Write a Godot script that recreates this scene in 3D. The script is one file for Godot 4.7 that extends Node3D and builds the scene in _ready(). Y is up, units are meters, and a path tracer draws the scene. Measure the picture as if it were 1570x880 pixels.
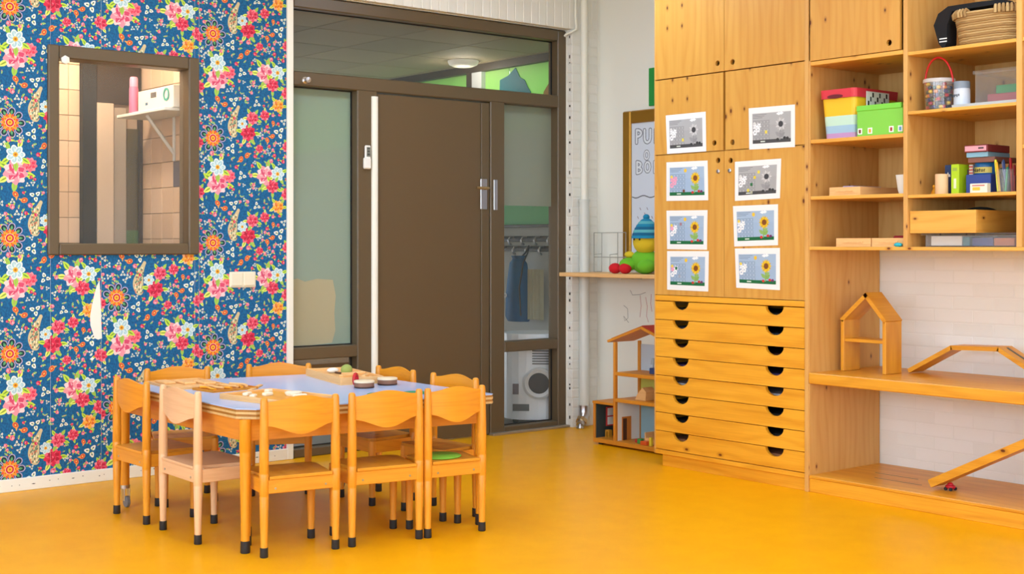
extends Node3D
# A playroom: floral wallpaper and a brown door set on the back wall (z = 0), pine cupboards along the right wall (fronts at x = 0).

var M := {}
var taken := {}
var rng := RandomNumberGenerator.new()

# ---------------------------------------------------------------- shapes
class Shape:
	var st := SurfaceTool.new()
	var g := 1                 # axis the wood grain runs along
	var off := Vector2.ZERO    # shift of the grain, metres
	var xf := Transform3D()
	func _init(grain := 1, offset := Vector2.ZERO):
		st.begin(Mesh.PRIMITIVE_TRIANGLES)
		g = grain
		off = offset
	func uv(p: Vector3, n: Vector3) -> Vector2:
		var a := n.abs()
		var k := a.max_axis_index()
		if k == g:
			var o1 := (g + 1) % 3
			var o2 := (g + 2) % 3
			return Vector2(p[o1], p[o2]) + off
		return Vector2(p[g], p[3 - g - k]) + off
	func v(p: Vector3, n: Vector3, t: Vector2):
		st.set_normal((xf.basis * n).normalized())
		st.set_uv(t)
		st.add_vertex(xf * p)
	func tri_uv(a: Vector3, b: Vector3, c: Vector3, na: Vector3, nb: Vector3, nc: Vector3, ta: Vector2, tb: Vector2, tc: Vector2):
		if (b - a).cross(c - a).dot(na + nb + nc) > 0.0:
			v(a, na, ta); v(c, nc, tc); v(b, nb, tb)
		else:
			v(a, na, ta); v(b, nb, tb); v(c, nc, tc)
	func tri(a: Vector3, b: Vector3, c: Vector3, n: Vector3):
		tri_uv(a, b, c, n, n, n, uv(a, n), uv(b, n), uv(c, n))
	func quad(a: Vector3, b: Vector3, c: Vector3, d: Vector3, n: Vector3):
		tri(a, b, c, n)
		tri(a, c, d, n)
	func quad_s(a: Vector3, b: Vector3, c: Vector3, d: Vector3, na: Vector3, nb: Vector3, nc: Vector3, nd: Vector3):
		var n := (na + nb + nc + nd).normalized()
		tri_uv(a, b, c, na, nb, nc, uv(a, n), uv(b, n), uv(c, n))
		tri_uv(a, c, d, na, nc, nd, uv(a, n), uv(c, n), uv(d, n))
	# box between two corners, edges chamfered by b
	func cube(lo: Vector3, hi: Vector3, b := 0.0):
		var c := (lo + hi) / 2.0
		var h := (hi - lo).abs() / 2.0
		b = minf(b, minf(h.x, minf(h.y, h.z)) * 0.9)
		for k in 3:
			var i := (k + 1) % 3
			var j := (k + 2) % 3
			for s in [-1.0, 1.0]:
				var n := Vector3.ZERO
				n[k] = s
				var q := []
				for e in [[-1, -1], [1, -1], [1, 1], [-1, 1]]:
					var p := c
					p[k] += s * h[k]
					p[i] += e[0] * (h[i] - b)
					p[j] += e[1] * (h[j] - b)
					q.append(p)
				quad(q[0], q[1], q[2], q[3], n)
		if b <= 0.0:
			return
		for k in 3:            # chamfers along axis k
			var i := (k + 1) % 3
			var j := (k + 2) % 3
			for si in [-1.0, 1.0]:
				for sj in [-1.0, 1.0]:
					var n := Vector3.ZERO
					n[i] = si; n[j] = sj
					n = n.normalized()
					var q := []
					for e in [[-1, 0], [1, 0], [1, 1], [-1, 1]]:
						var p := c
						p[k] += e[0] * (h[k] - b)
						p[i] += si * (h[i] - (b if e[1] == 0 else 0.0))
						p[j] += sj * (h[j] - (b if e[1] == 1 else 0.0))
						q.append(p)
					quad(q[0], q[1], q[2], q[3], n)
		for sx in [-1.0, 1.0]:
			for sy in [-1.0, 1.0]:
				for sz in [-1.0, 1.0]:
					var s := Vector3(sx, sy, sz)
					var p := c + Vector3(sx * h.x, sy * h.y, sz * h.z)
					tri(p - Vector3(0, sy * b, sz * b), p - Vector3(sx * b, 0, sz * b), p - Vector3(sx * b, sy * b, 0), s.normalized())
	func box(c: Vector3, s: Vector3, b := 0.0):
		cube(c - s / 2.0, c + s / 2.0, b)
	static func lift(u: float, w: float, axis: int, a: float) -> Vector3:
		if axis == 0: return Vector3(a, w, u)
		if axis == 1: return Vector3(u, a, w)
		return Vector3(u, w, a)
	# polygon pushed along an axis: axis x takes (z, y), axis y takes (x, z), axis z takes (x, y)
	func prism(poly: PackedVector2Array, axis: int, a: float, b: float):
		var ids := Geometry2D.triangulate_polygon(poly)
		var n := Vector3.ZERO
		n[axis] = 1.0
		for e in [[a, -1.0], [b, 1.0]]:
			var nn: Vector3 = n * e[1] * signf(b - a)
			for k in range(0, ids.size(), 3):
				tri(lift(poly[ids[k]].x, poly[ids[k]].y, axis, e[0]), lift(poly[ids[k + 1]].x, poly[ids[k + 1]].y, axis, e[0]), lift(poly[ids[k + 2]].x, poly[ids[k + 2]].y, axis, e[0]), nn)
		var cw := 1.0 if Geometry2D.is_polygon_clockwise(poly) else -1.0
		for k in poly.size():
			var p := poly[k]
			var q := poly[(k + 1) % poly.size()]
			var d := (q - p).normalized()
			var o := Vector2(-d.y, d.x) * cw
			# is_polygon_clockwise is told in a y-down frame: flip the side if it points inside
			if Geometry2D.is_point_in_polygon((p + q) / 2.0 + o * 0.0002, poly):
				o = -o
			quad(lift(p.x, p.y, axis, a), lift(q.x, q.y, axis, a), lift(q.x, q.y, axis, b), lift(p.x, p.y, axis, b), lift(o.x, o.y, axis, 0.0))
	# profile of (radius, height) turned about y
	func lathe(prof: Array, seg := 16, at := Vector3.ZERO, squash := Vector2.ONE):
		for k in prof.size() - 1:
			var p: Vector2 = prof[k]
			var q: Vector2 = prof[k + 1]
			if p.distance_to(q) < 1e-6: continue
			var d := (q - p).normalized()
			var n0 := _pn(prof, k, d, -1)
			var n1 := _pn(prof, k, d, 1)
			for s in seg:
				var a0 := TAU * s / seg
				var a1 := TAU * (s + 1) / seg
				var c0 := Vector3(cos(a0) * squash.x, 0, sin(a0) * squash.y)
				var c1 := Vector3(cos(a1) * squash.x, 0, sin(a1) * squash.y)
				var up := Vector3.UP
				quad_s(at + c0 * p.x + up * p.y, at + c1 * p.x + up * p.y, at + c1 * q.x + up * q.y, at + c0 * q.x + up * q.y,
					c0 * n0.x + up * n0.y, c1 * n0.x + up * n0.y, c1 * n1.x + up * n1.y, c0 * n1.x + up * n1.y)
	func _pn(prof: Array, k: int, d: Vector2, side: int) -> Vector2:
		var n := Vector2(d.y, -d.x)
		var o := k + side
		if o >= 0 and o < prof.size() - 1:
			var e: Vector2 = (prof[o + 1] - prof[o])
			if e.length() > 1e-6:
				e = e.normalized()
				if e.dot(d) > 0.7:
					n = (n + Vector2(e.y, -e.x)).normalized()
		return n
	# round bar through points
	func tube(pts: Array, r, seg := 8, closed := false, flat := 1.0):
		var m := pts.size()
		var rings := []
		var side := Vector3.ZERO
		for k in m:
			var a: Vector3 = pts[(k - 1 + m) % m] if closed or k > 0 else pts[k]
			var b: Vector3 = pts[(k + 1) % m] if closed or k < m - 1 else pts[k]
			var d := (b - a).normalized()
			if side == Vector3.ZERO:
				side = d.cross(Vector3.UP if absf(d.y) < 0.9 else Vector3.RIGHT).normalized()
			side = (side - d * side.dot(d)).normalized()
			var up := side.cross(d).normalized()
			var rr: float = r[k] if r is Array else r
			var ring := []
			for s in seg:
				var t := TAU * s / seg
				var o := side * cos(t) + up * sin(t) * flat
				ring.append([pts[k] + o * rr, (side * cos(t) + up * sin(t) / flat).normalized()])
			rings.append(ring)
		for k in (m if closed else m - 1):
			var p: Array = rings[k]
			var q: Array = rings[(k + 1) % m]
			for s in seg:
				var t := (s + 1) % seg
				quad_s(p[s][0], p[t][0], q[t][0], q[s][0], p[s][1], p[t][1], q[t][1], q[s][1])
		if not closed:
			for e in [[0, 1], [m - 1, m - 2]]:
				var n: Vector3 = (pts[e[0]] - pts[e[1]]).normalized()
				for s in seg:
					tri(pts[e[0]], rings[e[0]][s][0], rings[e[0]][(s + 1) % seg][0], n)
	func ball(c: Vector3, r: Vector3, seg := 14, rows := 8):
		for i in rows:
			var f0 := PI * i / rows - PI / 2
			var f1 := PI * (i + 1) / rows - PI / 2
			for s in seg:
				var a0 := TAU * s / seg
				var a1 := TAU * (s + 1) / seg
				var u := [Vector3(cos(f0) * cos(a0), sin(f0), cos(f0) * sin(a0)), Vector3(cos(f0) * cos(a1), sin(f0), cos(f0) * sin(a1)), Vector3(cos(f1) * cos(a1), sin(f1), cos(f1) * sin(a1)), Vector3(cos(f1) * cos(a0), sin(f1), cos(f1) * sin(a0))]
				quad_s(c + u[0] * r, c + u[1] * r, c + u[2] * r, c + u[3] * r, (u[0] / r).normalized(), (u[1] / r).normalized(), (u[2] / r).normalized(), (u[3] / r).normalized())
	# flat sheet with its own picture: corners run top-near, top-far, bottom-far, bottom-near in picture order
	func sheet(tl: Vector3, tr: Vector3, br: Vector3, bl: Vector3, n: Vector3, r := Rect2(0, 0, 1, 1)):
		tri_uv(tl, tr, br, n, n, n, r.position, r.position + Vector2(r.size.x, 0), r.end)
		tri_uv(tl, br, bl, n, n, n, r.position, r.end, r.position + Vector2(0, r.size.y))
	func done() -> ArrayMesh:
		return st.commit()

func wd(grain := 1) -> Shape:
	return Shape.new(grain, Vector2(rng.randf() * 1.6, rng.randf() * 0.8))

# ---------------------------------------------------------------- objects
func numbered(n: String) -> String:
	if not taken.has(n):
		taken[n] = 0
		return n
	taken[n] += 1
	return "%s_%03d" % [n, taken[n]]

func thing(called: String, label: String, category: String, at := Vector3.ZERO, turn := 0.0, group := "") -> Node3D:
	var o := Node3D.new()
	o.name = numbered(called)
	add_child(o)
	o.position = at
	o.rotation.y = turn
	meta(o, label, category, group)
	return o

func meta(o: Node, label: String, category := "", group := "", kind := ""):
	if label: o.set_meta("label", label)
	if category: o.set_meta("category", category)
	if group: o.set_meta("group", group)
	if kind: o.set_meta("kind", kind)

func part(parent: Node, called: String, mesh: Mesh, m: Material, at := Vector3.ZERO) -> MeshInstance3D:
	var o := MeshInstance3D.new()
	o.name = called
	o.mesh = mesh
	o.material_override = m
	o.cast_shadow = GeometryInstance3D.SHADOW_CASTING_SETTING_ON
	parent.add_child(o, true)
	o.position = at
	return o

func sole(called: String, mesh: Mesh, m: Material, label: String, category: String, at := Vector3.ZERO, turn := 0.0, group := "") -> MeshInstance3D:
	var o := part(self, numbered(called), mesh, m, at)
	o.rotation.y = turn
	meta(o, label, category, group)
	return o

func setting(called: String, label: String, category: String) -> Node3D:
	var o := thing(called, label, category)
	o.set_meta("kind", "structure")
	return o

func slab(parent: Node, called: String, lo: Vector3, hi: Vector3, m: Material, b := 0.0, grain := 1) -> MeshInstance3D:
	var s := wd(grain)
	s.cube(lo, hi, b)
	return part(parent, called, s.done(), m)

# ---------------------------------------------------------------- materials
func rgb(r: int, g: int, b: int) -> Color:
	return Color(r / 255.0, g / 255.0, b / 255.0)

func plain(c: Color, rough := 0.6, metal := 0.0) -> StandardMaterial3D:
	var m := StandardMaterial3D.new()
	m.albedo_color = c
	m.roughness = rough
	m.metallic = metal
	return m

func printed(t: Texture2D, rough := 0.7, tint := Color.WHITE, scale := Vector3.ONE) -> StandardMaterial3D:
	var m := plain(tint, rough)
	m.albedo_texture = t
	m.uv1_scale = scale
	return m

func glassy(c: Color, alpha: float, rough := 0.02) -> StandardMaterial3D:
	var m := plain(Color(c.r, c.g, c.b, alpha), rough)
	m.transparency = BaseMaterial3D.TRANSPARENCY_ALPHA
	m.cull_mode = BaseMaterial3D.CULL_DISABLED
	return m

# boards: grain along u, mirrored at the edges so that it repeats; 1.6 m x 0.8 m
func wood_picture(seed_: int, light: Color, dark: Color, rings: float, streak: float, knots: int) -> ImageTexture:
	var w := 640
	var h := 512
	var im := Image.create(w, h, false, Image.FORMAT_RGB8)
	var n := FastNoiseLite.new()
	n.seed = seed_
	n.frequency = 1.0
	n.fractal_octaves = 2
	var r := RandomNumberGenerator.new()
	r.seed = seed_
	var ks := []
	for k in knots:
		ks.append([r.randf_range(0.04, 0.76), r.randf_range(0.02, 0.38), r.randf_range(0.003, 0.0065)])
	for j in h:
		var y := minf(j, h - j) / float(h) * 0.8
		for i in w:
			var x := minf(i, w - i) / float(w) * 1.6
			var bend := n.get_noise_2d(x * 1.3, y * 3.0) * 0.055
			var ring := 0.5 + 0.5 * sin((y + bend) * rings)
			ring = ring * ring * ring
			var s := 0.5 + 0.5 * n.get_noise_2d(x * 3.0 + 40.0, y * 160.0)
			var broad := n.get_noise_2d(x * 1.5 + 9.0, y * 14.0 + 5.0)
			var t := clampf(0.22 * ring + streak * (s - 0.5) + 0.22 * broad + 0.12, 0.0, 1.0)
			var c := light.lerp(dark, t)
			for k in ks:
				var dx: float = (x - k[0]) * 0.55
				var dy: float = y - k[1]
				var d: float = sqrt(dx * dx + dy * dy) / k[2]
				if d < 3.2:
					c = c.lerp(Color(0.44, 0.24, 0.08), 0.8 * (1.0 - smoothstep(0.7, 1.25, d)) + 0.22 * (1.0 - smoothstep(1.0, 3.2, d)))
			im.set_pixel(i, j, c)
	return ImageTexture.create_from_image(im)

func wooden(t: Texture2D, tint: Color, rough := 0.45) -> StandardMaterial3D:
	return printed(t, rough, tint, Vector3(1 / 1.6, 1 / 0.8, 1))

func speckled(seed_: int, a: Color, b: Color, freq: float, size := 256) -> ImageTexture:
	var im := Image.create(size, size, false, Image.FORMAT_RGB8)
	var n := FastNoiseLite.new()
	n.seed = seed_
	n.frequency = freq
	n.fractal_octaves = 4
	for j in size:
		for i in size:
			var x := minf(i, size - i)
			var y := minf(j, size - j)
			im.set_pixel(i, j, a.lerp(b, clampf(0.5 + n.get_noise_2d(x, y) * 0.9, 0, 1)))
	return ImageTexture.create_from_image(im)

func make_materials():
	var pine := wood_picture(11, rgb(248, 212, 132), rgb(222, 168, 80), 120.0, 0.3, 5)
	var flame := wood_picture(23, rgb(248, 196, 78), rgb(206, 138, 26), 75.0, 0.4, 1)
	var beech := wood_picture(37, rgb(248, 204, 108), rgb(222, 166, 62), 190.0, 0.5, 0)
	var blond := wood_picture(41, rgb(244, 218, 184), rgb(226, 190, 150), 190.0, 0.5, 0)
	M.pine_door = wooden(pine, rgb(224, 196, 150), 0.42)
	M.pine_panel = wooden(pine, rgb(228, 206, 190), 0.5)
	M.pine_back = wooden(pine, rgb(236, 220, 210), 0.55)
	M.pine_shelf = wooden(pine, rgb(242, 214, 160), 0.45)
	M.drawer = wooden(flame, rgb(250, 228, 168), 0.4)
	M.bench = wooden(flame, rgb(240, 216, 170), 0.38)
	M.chair = wooden(beech, rgb(242, 200, 116), 0.35)
	M.chair_back = wooden(beech, rgb(244, 196, 92), 0.33)
	M.chair_leg = wooden(beech, rgb(246, 204, 140), 0.38)
	M.chair_pale = wooden(blond, rgb(250, 226, 204), 0.4)
	M.seat = wooden(flame, rgb(226, 198, 156), 0.38)
	M.seat_pale = wooden(blond, rgb(232, 206, 186), 0.42)
	M.apron = wooden(beech, rgb(232, 180, 104), 0.4)
	M.toy_wood = wooden(blond, rgb(250, 222, 176), 0.5)
	M.old_wood = wooden(flame, rgb(226, 190, 140), 0.5)
	M.ply_light = wooden(blond, rgb(226, 212, 170), 0.6)
	M.ply_dark = wooden(beech, rgb(170, 140, 92), 0.6)
	M.white = plain(rgb(238, 236, 230), 0.6)
	M.plaster = plain(rgb(238, 236, 226), 0.75)
	M.brick_a = plain(rgb(236, 234, 226), 0.6)
	M.brick_b = plain(rgb(234, 231, 223), 0.6)
	M.brick_c = plain(rgb(238, 235, 228), 0.6)
	M.trim = plain(rgb(242, 240, 228), 0.45)
	M.brown = plain(rgb(97, 81, 58), 0.4)
	M.brown_leaf = plain(rgb(100, 81, 56), 0.42)
	M.black = plain(rgb(26, 26, 28), 0.5)
	M.rubber = plain(rgb(34, 34, 36), 0.55)
	M.steel = plain(rgb(200, 200, 204), 0.28, 1.0)
	M.brass = plain(rgb(206, 178, 132), 0.3, 0.9)
	M.laminate = plain(rgb(178, 202, 246), 0.22)
	M.cream = plain(rgb(238, 230, 204), 0.4)
	M.paper = plain(rgb(240, 240, 238), 0.8)
	M.red = plain(rgb(206, 28, 36), 0.45)
	M.green = plain(rgb(34, 146, 62), 0.5)
	M.pane = glassy(rgb(225, 235, 230), 0.03)
	M.pane.metallic_specular = 0.14
	M.frost = glassy(rgb(150, 170, 152), 0.76, 0.35)
	M.frost_dim = glassy(rgb(146, 154, 138), 0.84, 0.35)
	M.plastic_clear = glassy(rgb(226, 230, 232), 0.09, 0.1)
	M.plastic_clear.metallic_specular = 0.3
	M.gold = plain(rgb(176, 128, 44), 0.35, 0.6)
	var floor_m := printed(speckled(3, rgb(246, 176, 0), rgb(241, 169, 0), 0.02, 512), 0.36)
	floor_m.uv1_triplanar = true
	floor_m.uv1_world_triplanar = true
	floor_m.uv1_scale = Vector3(0.45, 0.45, 0.45)
	floor_m.metallic_specular = 0.3
	M.lino = floor_m
	M.wallpaper = printed(wallpaper_picture(), 0.75)

# ---------------------------------------------------------------- the printed wallpaper: one roll repeat, 0.537 m x 0.56 m
var ink: Image

func dab(pts: PackedVector2Array, c: Color):
	var lo := pts[0]
	var hi := pts[0]
	for p in pts:
		lo = lo.min(p)
		hi = hi.max(p)
	var w := ink.get_width()
	var h := ink.get_height()
	for y in range(int(ceil(lo.y)), int(floor(hi.y)) + 1):
		var xs := []
		for k in pts.size():
			var a := pts[k]
			var b := pts[(k + 1) % pts.size()]
			if (a.y <= y and b.y > y) or (b.y <= y and a.y > y):
				xs.append(a.x + (y - a.y) / (b.y - a.y) * (b.x - a.x))
		xs.sort()
		for k in range(0, xs.size() - 1, 2):
			for x in range(int(round(xs[k])), int(round(xs[k + 1]))):
				ink.set_pixel(posmod(x, w), posmod(y, h), c)

func oval(c: Vector2, rx: float, ry: float, turn: float, col: Color, wave := 0.0, lobes := 5):
	var pts := PackedVector2Array()
	for k in 22:
		var t := TAU * k / 22
		var f := 1.0 + wave * cos(t * lobes)
		pts.append(c + Vector2(cos(t) * rx * f, sin(t) * ry * f).rotated(turn))
	dab(pts, col)

# a petal or leaf with its base at c, pointing along turn
func petal(c: Vector2, len_: float, wide: float, turn: float, col: Color):
	var pts := PackedVector2Array()
	for k in 8:
		var t := k / 7.0
		pts.append(c + Vector2(t * len_, -sin(pow(t, 0.8) * PI) * wide / 2).rotated(turn))
	for k in range(6, 0, -1):
		var t := k / 7.0
		pts.append(c + Vector2(t * len_, sin(pow(t, 0.8) * PI) * wide / 2).rotated(turn))
	dab(pts, col)

const LEAF := [Color(0.78, 0.90, 0.28), Color(0.62, 0.82, 0.30), Color(0.90, 0.95, 0.46)]

func leaves(c: Vector2, r: float, n: int, start := 0.0):
	for k in n:
		var a := start + TAU * k / n + rng.randf_range(-0.25, 0.25)
		petal(c + Vector2(r * 0.62, 0).rotated(a), r * 0.85, r * 0.42, a, LEAF[k % 3])
		petal(c + Vector2(r * 0.7, 0).rotated(a), r * 0.6, r * 0.12, a, LEAF[(k + 1) % 3].darkened(0.25))

func rose(c: Vector2, r: float, deep: Color, mid: Color, pale: Color):
	for k in 9:
		oval(c + Vector2(r * 0.62, 0).rotated(TAU * k / 9 + 0.2), r * 0.42, r * 0.36, TAU * k / 9, pale if k % 2 else mid, 0.12, 4)
	for k in 7:
		oval(c + Vector2(r * 0.42, 0).rotated(TAU * k / 7 + 0.5), r * 0.36, r * 0.26, TAU * k / 7 + 0.4, mid if k % 2 else deep, 0.1, 4)
	for k in 5:
		oval(c + Vector2(r * 0.2, 0).rotated(TAU * k / 5), r * 0.24, r * 0.15, TAU * k / 5 + 0.8, deep if k % 2 else mid, 0.0)
	oval(c, r * 0.13, r * 0.1, 0.6, pale)
	for k in 6:
		petal(c + Vector2(r * 0.35, 0).rotated(TAU * k / 6 + 0.9), r * 0.45, r * 0.07, TAU * k / 6 + 1.3, pale)

func anemone(c: Vector2, r: float):
	for k in 7:
		oval(c + Vector2(r * 0.58, 0).rotated(TAU * k / 7), r * 0.42, r * 0.36, TAU * k / 7, Color(0.88, 0.93, 0.93), 0.06, 3)
		oval(c + Vector2(r * 0.52, 0).rotated(TAU * k / 7), r * 0.32, r * 0.24, TAU * k / 7, Color(0.68, 0.82, 0.86))
		petal(c + Vector2(r * 0.2, 0).rotated(TAU * k / 7), r * 0.6, r * 0.07, TAU * k / 7, Color(0.92, 0.96, 0.95))
	oval(c, r * 0.26, r * 0.26, 0, Color(0.96, 0.72, 0.16), 0.12, 7)
	oval(c, r * 0.13, r * 0.13, 0, Color(0.74, 0.42, 0.12))

func medallion(c: Vector2, r: float):
	for k in 9:
		var a := TAU * k / 9
		oval(c + Vector2(r * 0.76, 0).rotated(a), r * 0.27, r * 0.24, a, Color(0.72, 0.66, 0.80))
		oval(c + Vector2(r * 0.75, 0).rotated(a), r * 0.21, r * 0.18, a, Color(0.03, 0.22, 0.26))
		petal(c + Vector2(r * 0.55, 0).rotated(a), r * 0.3, r * 0.16, a, Color(0.36, 0.66, 0.42))
	for k in 16:
		var a := TAU * k / 16
		petal(c + Vector2(r * 0.28, 0).rotated(a), r * 0.36, r * 0.22, a, Color(0.92, 0.34, 0.18) if k % 2 else Color(0.97, 0.62, 0.20))
	oval(c, r * 0.44, r * 0.44, 0, Color(0.97, 0.66, 0.18), 0.07, 12)
	for k in 10:
		oval(c + Vector2(r * 0.38, 0).rotated(TAU * k / 10), r * 0.05, r * 0.05, 0, Color(0.86, 0.30, 0.14))
	oval(c, r * 0.30, r * 0.30, 0, Color(0.96, 0.80, 0.84))
	oval(c, r * 0.27, r * 0.27, 0, Color(0.82, 0.12, 0.22))
	oval(c, r * 0.17, r * 0.17, 0, Color(0.98, 0.76, 0.22))
	oval(c, r * 0.07, r * 0.07, 0, Color(0.84, 0.40, 0.10))

func bud(c: Vector2, r: float, a: float, col: Color):
	petal(c, r * 2.0, r * 0.9, a + 2.4, LEAF[0])
	petal(c, r * 1.9, r * 0.8, a - 2.4, LEAF[1])
	oval(c, r, r * 0.9, a, col, 0.08, 5)
	oval(c + Vector2(r * 0.25, -r * 0.2).rotated(a), r * 0.5, r * 0.4, a, col.lerp(Color.WHITE, 0.4))
	oval(c + Vector2(-r * 0.2, r * 0.2).rotated(a), r * 0.35, r * 0.2, a, col.darkened(0.25))

func clover(c: Vector2, r: float, a: float):
	for k in 3:
		var b := a + TAU * k / 3 + 0.3
		oval(c + Vector2(r * 0.6, 0).rotated(b), r * 0.42, r * 0.34, b, Color(0.93, 0.93, 0.88), 0.12, 3)
		oval(c + Vector2(r * 0.6, 0).rotated(b), r * 0.14, r * 0.1, b, Color(0.18, 0.28, 0.30))
		oval(c + Vector2(r * 0.35, 0).rotated(b), r * 0.1, r * 0.1, b, Color(0.72, 0.80, 0.30))

func sprig(c: Vector2, r: float, a: float, col: Color):
	for k in 5:
		petal(c, r * 1.5, r * 0.12, a, LEAF[1])
		petal(c + Vector2(r * 0.3 * k, 0).rotated(a), r * 0.62, r * 0.32, a + (0.8 if k % 2 else -0.8), LEAF[k % 3])
	oval(c + Vector2(r * 1.6, 0).rotated(a), r * 0.3, r * 0.26, a, col, 0.1, 5)

# a drooping spotted plume
func plume(c: Vector2, r: float):
	for k in 26:
		var t := k / 25.0
		var p := c + Vector2(-sin(t * 2.2) * r * 0.34, t * r * 1.5)
		oval(p, r * (0.09 + 0.19 * sin(pow(t, 1.5) * PI * 0.86)), r * 0.10, 0.1, Color(0.82, 0.76, 0.58))
	for k in 60:
		var t := rng.randf_range(0.15, 1.0)
		var p := c + Vector2(-sin(t * 2.2) * r * 0.34 + rng.randf_range(-0.20, 0.20) * r, t * r * 1.5)
		oval(p, r * 0.035, r * 0.055, 0.2, [Color(0.42, 0.44, 0.36), Color(0.86, 0.48, 0.36), Color(0.36, 0.52, 0.44), Color(0.93, 0.90, 0.76)][k % 4])

func paisley(c: Vector2, r: float, a: float):
	oval(c, r, r * 0.75, a, Color(0.92, 0.50, 0.22))
	petal(c + Vector2(r * 0.4, 0).rotated(a), r * 1.4, r * 0.5, a + 0.7, Color(0.95, 0.66, 0.30))
	oval(c, r * 0.62, r * 0.45, a, Color(0.78, 0.16, 0.20))
	oval(c, r * 0.34, r * 0.24, a, Color(0.97, 0.76, 0.34))

func wallpaper_picture() -> ImageTexture:
	var w := 614
	var h := 640
	ink = Image.create(w, h, false, Image.FORMAT_RGB8)
	var n := FastNoiseLite.new()
	n.seed = 5
	n.frequency = 0.06
	n.fractal_octaves = 3
	for j in h:
		for i in w:
			var x := minf(i, w - i)
			var y := minf(j, h - j)
			ink.set_pixel(i, j, Color(0.0, 0.42, 0.63).lerp(Color(0.0, 0.32, 0.52), clampf(0.5 + n.get_noise_2d(x, y) * 1.2, 0, 1)))
	rng.seed = 77
	var s := Vector2(w, h)
	var deep := Color(0.78, 0.12, 0.26)
	var mid := Color(0.90, 0.24, 0.36)
	var pale := Color(0.96, 0.58, 0.62)
	var big := []
	var put := func(u: float, v_: float, r: float) -> Vector2:
		big.append([u * w, v_ * h, r])
		return Vector2(u, v_) * s
	plume(put.call(0.43, 0.70, 50.0) + Vector2(0, -8), 118)
	big.append([0.36 * w, 0.9 * h, 55.0])
	medallion(put.call(0.15, 0.0, 84.0), 84)
	var c: Vector2 = put.call(0.20, 0.43, 84.0)
	leaves(c, 78, 6, 0.4)
	rose(c, 66, Color(0.86, 0.30, 0.44), Color(0.95, 0.60, 0.66), Color(0.98, 0.84, 0.84))
	c = put.call(0.33, 0.36, 46.0)
	rose(c, 40, mid, Color(0.94, 0.44, 0.50), pale)
	c = put.call(0.20, 0.275, 66.0)
	leaves(c, 66, 5, 2.8)
	anemone(c, 54)
	c = put.call(0.74, 0.34, 74.0)
	leaves(c, 74, 6, 1.0)
	rose(c, 60, Color(0.86, 0.32, 0.46), Color(0.95, 0.62, 0.66), Color(0.98, 0.86, 0.86))
	c = put.call(0.88, 0.32, 60.0)
	leaves(c, 54, 4, -0.6)
	anemone(c, 48)
	c = put.call(0.82, 0.445, 52.0)
	leaves(c, 52, 5, 0.3)
	rose(c, 42, deep, mid, pale)
	c = put.call(0.54, 0.93, 64.0)
	leaves(c, 60, 6, 0.0)
	rose(c, 50, Color(0.70, 0.08, 0.22), Color(0.86, 0.16, 0.30), Color(0.94, 0.42, 0.50))
	c = put.call(0.59, 0.785, 54.0)
	leaves(c, 48, 5, 0.5)
	rose(c, 40, deep, Color(0.92, 0.34, 0.44), pale)
	c = put.call(0.475, 0.845, 34.0)
	anemone(c, 34)
	c = put.call(0.885, 0.645, 52.0)
	leaves(c, 48, 5, 0.2)
	rose(c, 40, Color(0.88, 0.42, 0.12), Color(0.97, 0.68, 0.20), Color(0.98, 0.76, 0.58))
	for e in [[0.99, 0.52, 40], [0.73, 0.75, 32], [0.99, 0.05, 34], [0.67, 0.08, 26]]:
		c = put.call(e[0], e[1], e[2] * 1.25)
		leaves(c, e[2] * 1.1, 4, rng.randf() * 6)
		rose(c, e[2], deep, mid, pale)
	for e in [[0.35, 0.09, 34], [0.47, 0.35, 30], [0.38, 0.63, 32], [0.90, 0.91, 38], [0.64, 0.64, 26], [0.95, 0.80, 22], [0.09, 0.19, 20]]:
		clover(put.call(e[0], e[1], e[2] * 1.2), e[2], rng.randf() * 6)
	for e in [[0.53, 0.15, 20], [0.46, 0.19, 20], [0.20, 0.62, 20], [0.28, 0.67, 20], [0.82, 0.95, 18], [0.76, 0.99, 18], [0.83, 0.82, 16]]:
		paisley(put.call(e[0], e[1], e[2] * 1.5), e[2], rng.randf() * 6)
	var tries := 0
	var small := 0
	while tries < 9000 and small < 135:
		tries += 1
		var p := Vector2(rng.randf() * w, rng.randf() * h)
		var r := rng.randf_range(9, 16)
		var ok := true
		for b in big:
			var dx := absf(p.x - b[0])
			var dy := absf(p.y - b[1])
			dx = minf(dx, w - dx)
			dy = minf(dy, h - dy)
			if Vector2(dx, dy).length() < b[2] * 0.92 + r * 0.9:
				ok = false
				break
		if not ok:
			continue
		small += 1
		big.append([p.x, p.y, r * 1.05])
		var a := rng.randf() * TAU
		match small % 5:
			0: clover(p, r * 1.3, a)
			1: bud(p, r, a, Color(0.93, 0.46, 0.54))
			2: sprig(p, r, a, mid)
			3: bud(p, r * 0.85, a, Color(0.86, 0.18, 0.32))
			4: sprig(p, r * 1.1, a, Color(0.92, 0.55, 0.60))
	return ImageTexture.create_from_image(ink)

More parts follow.
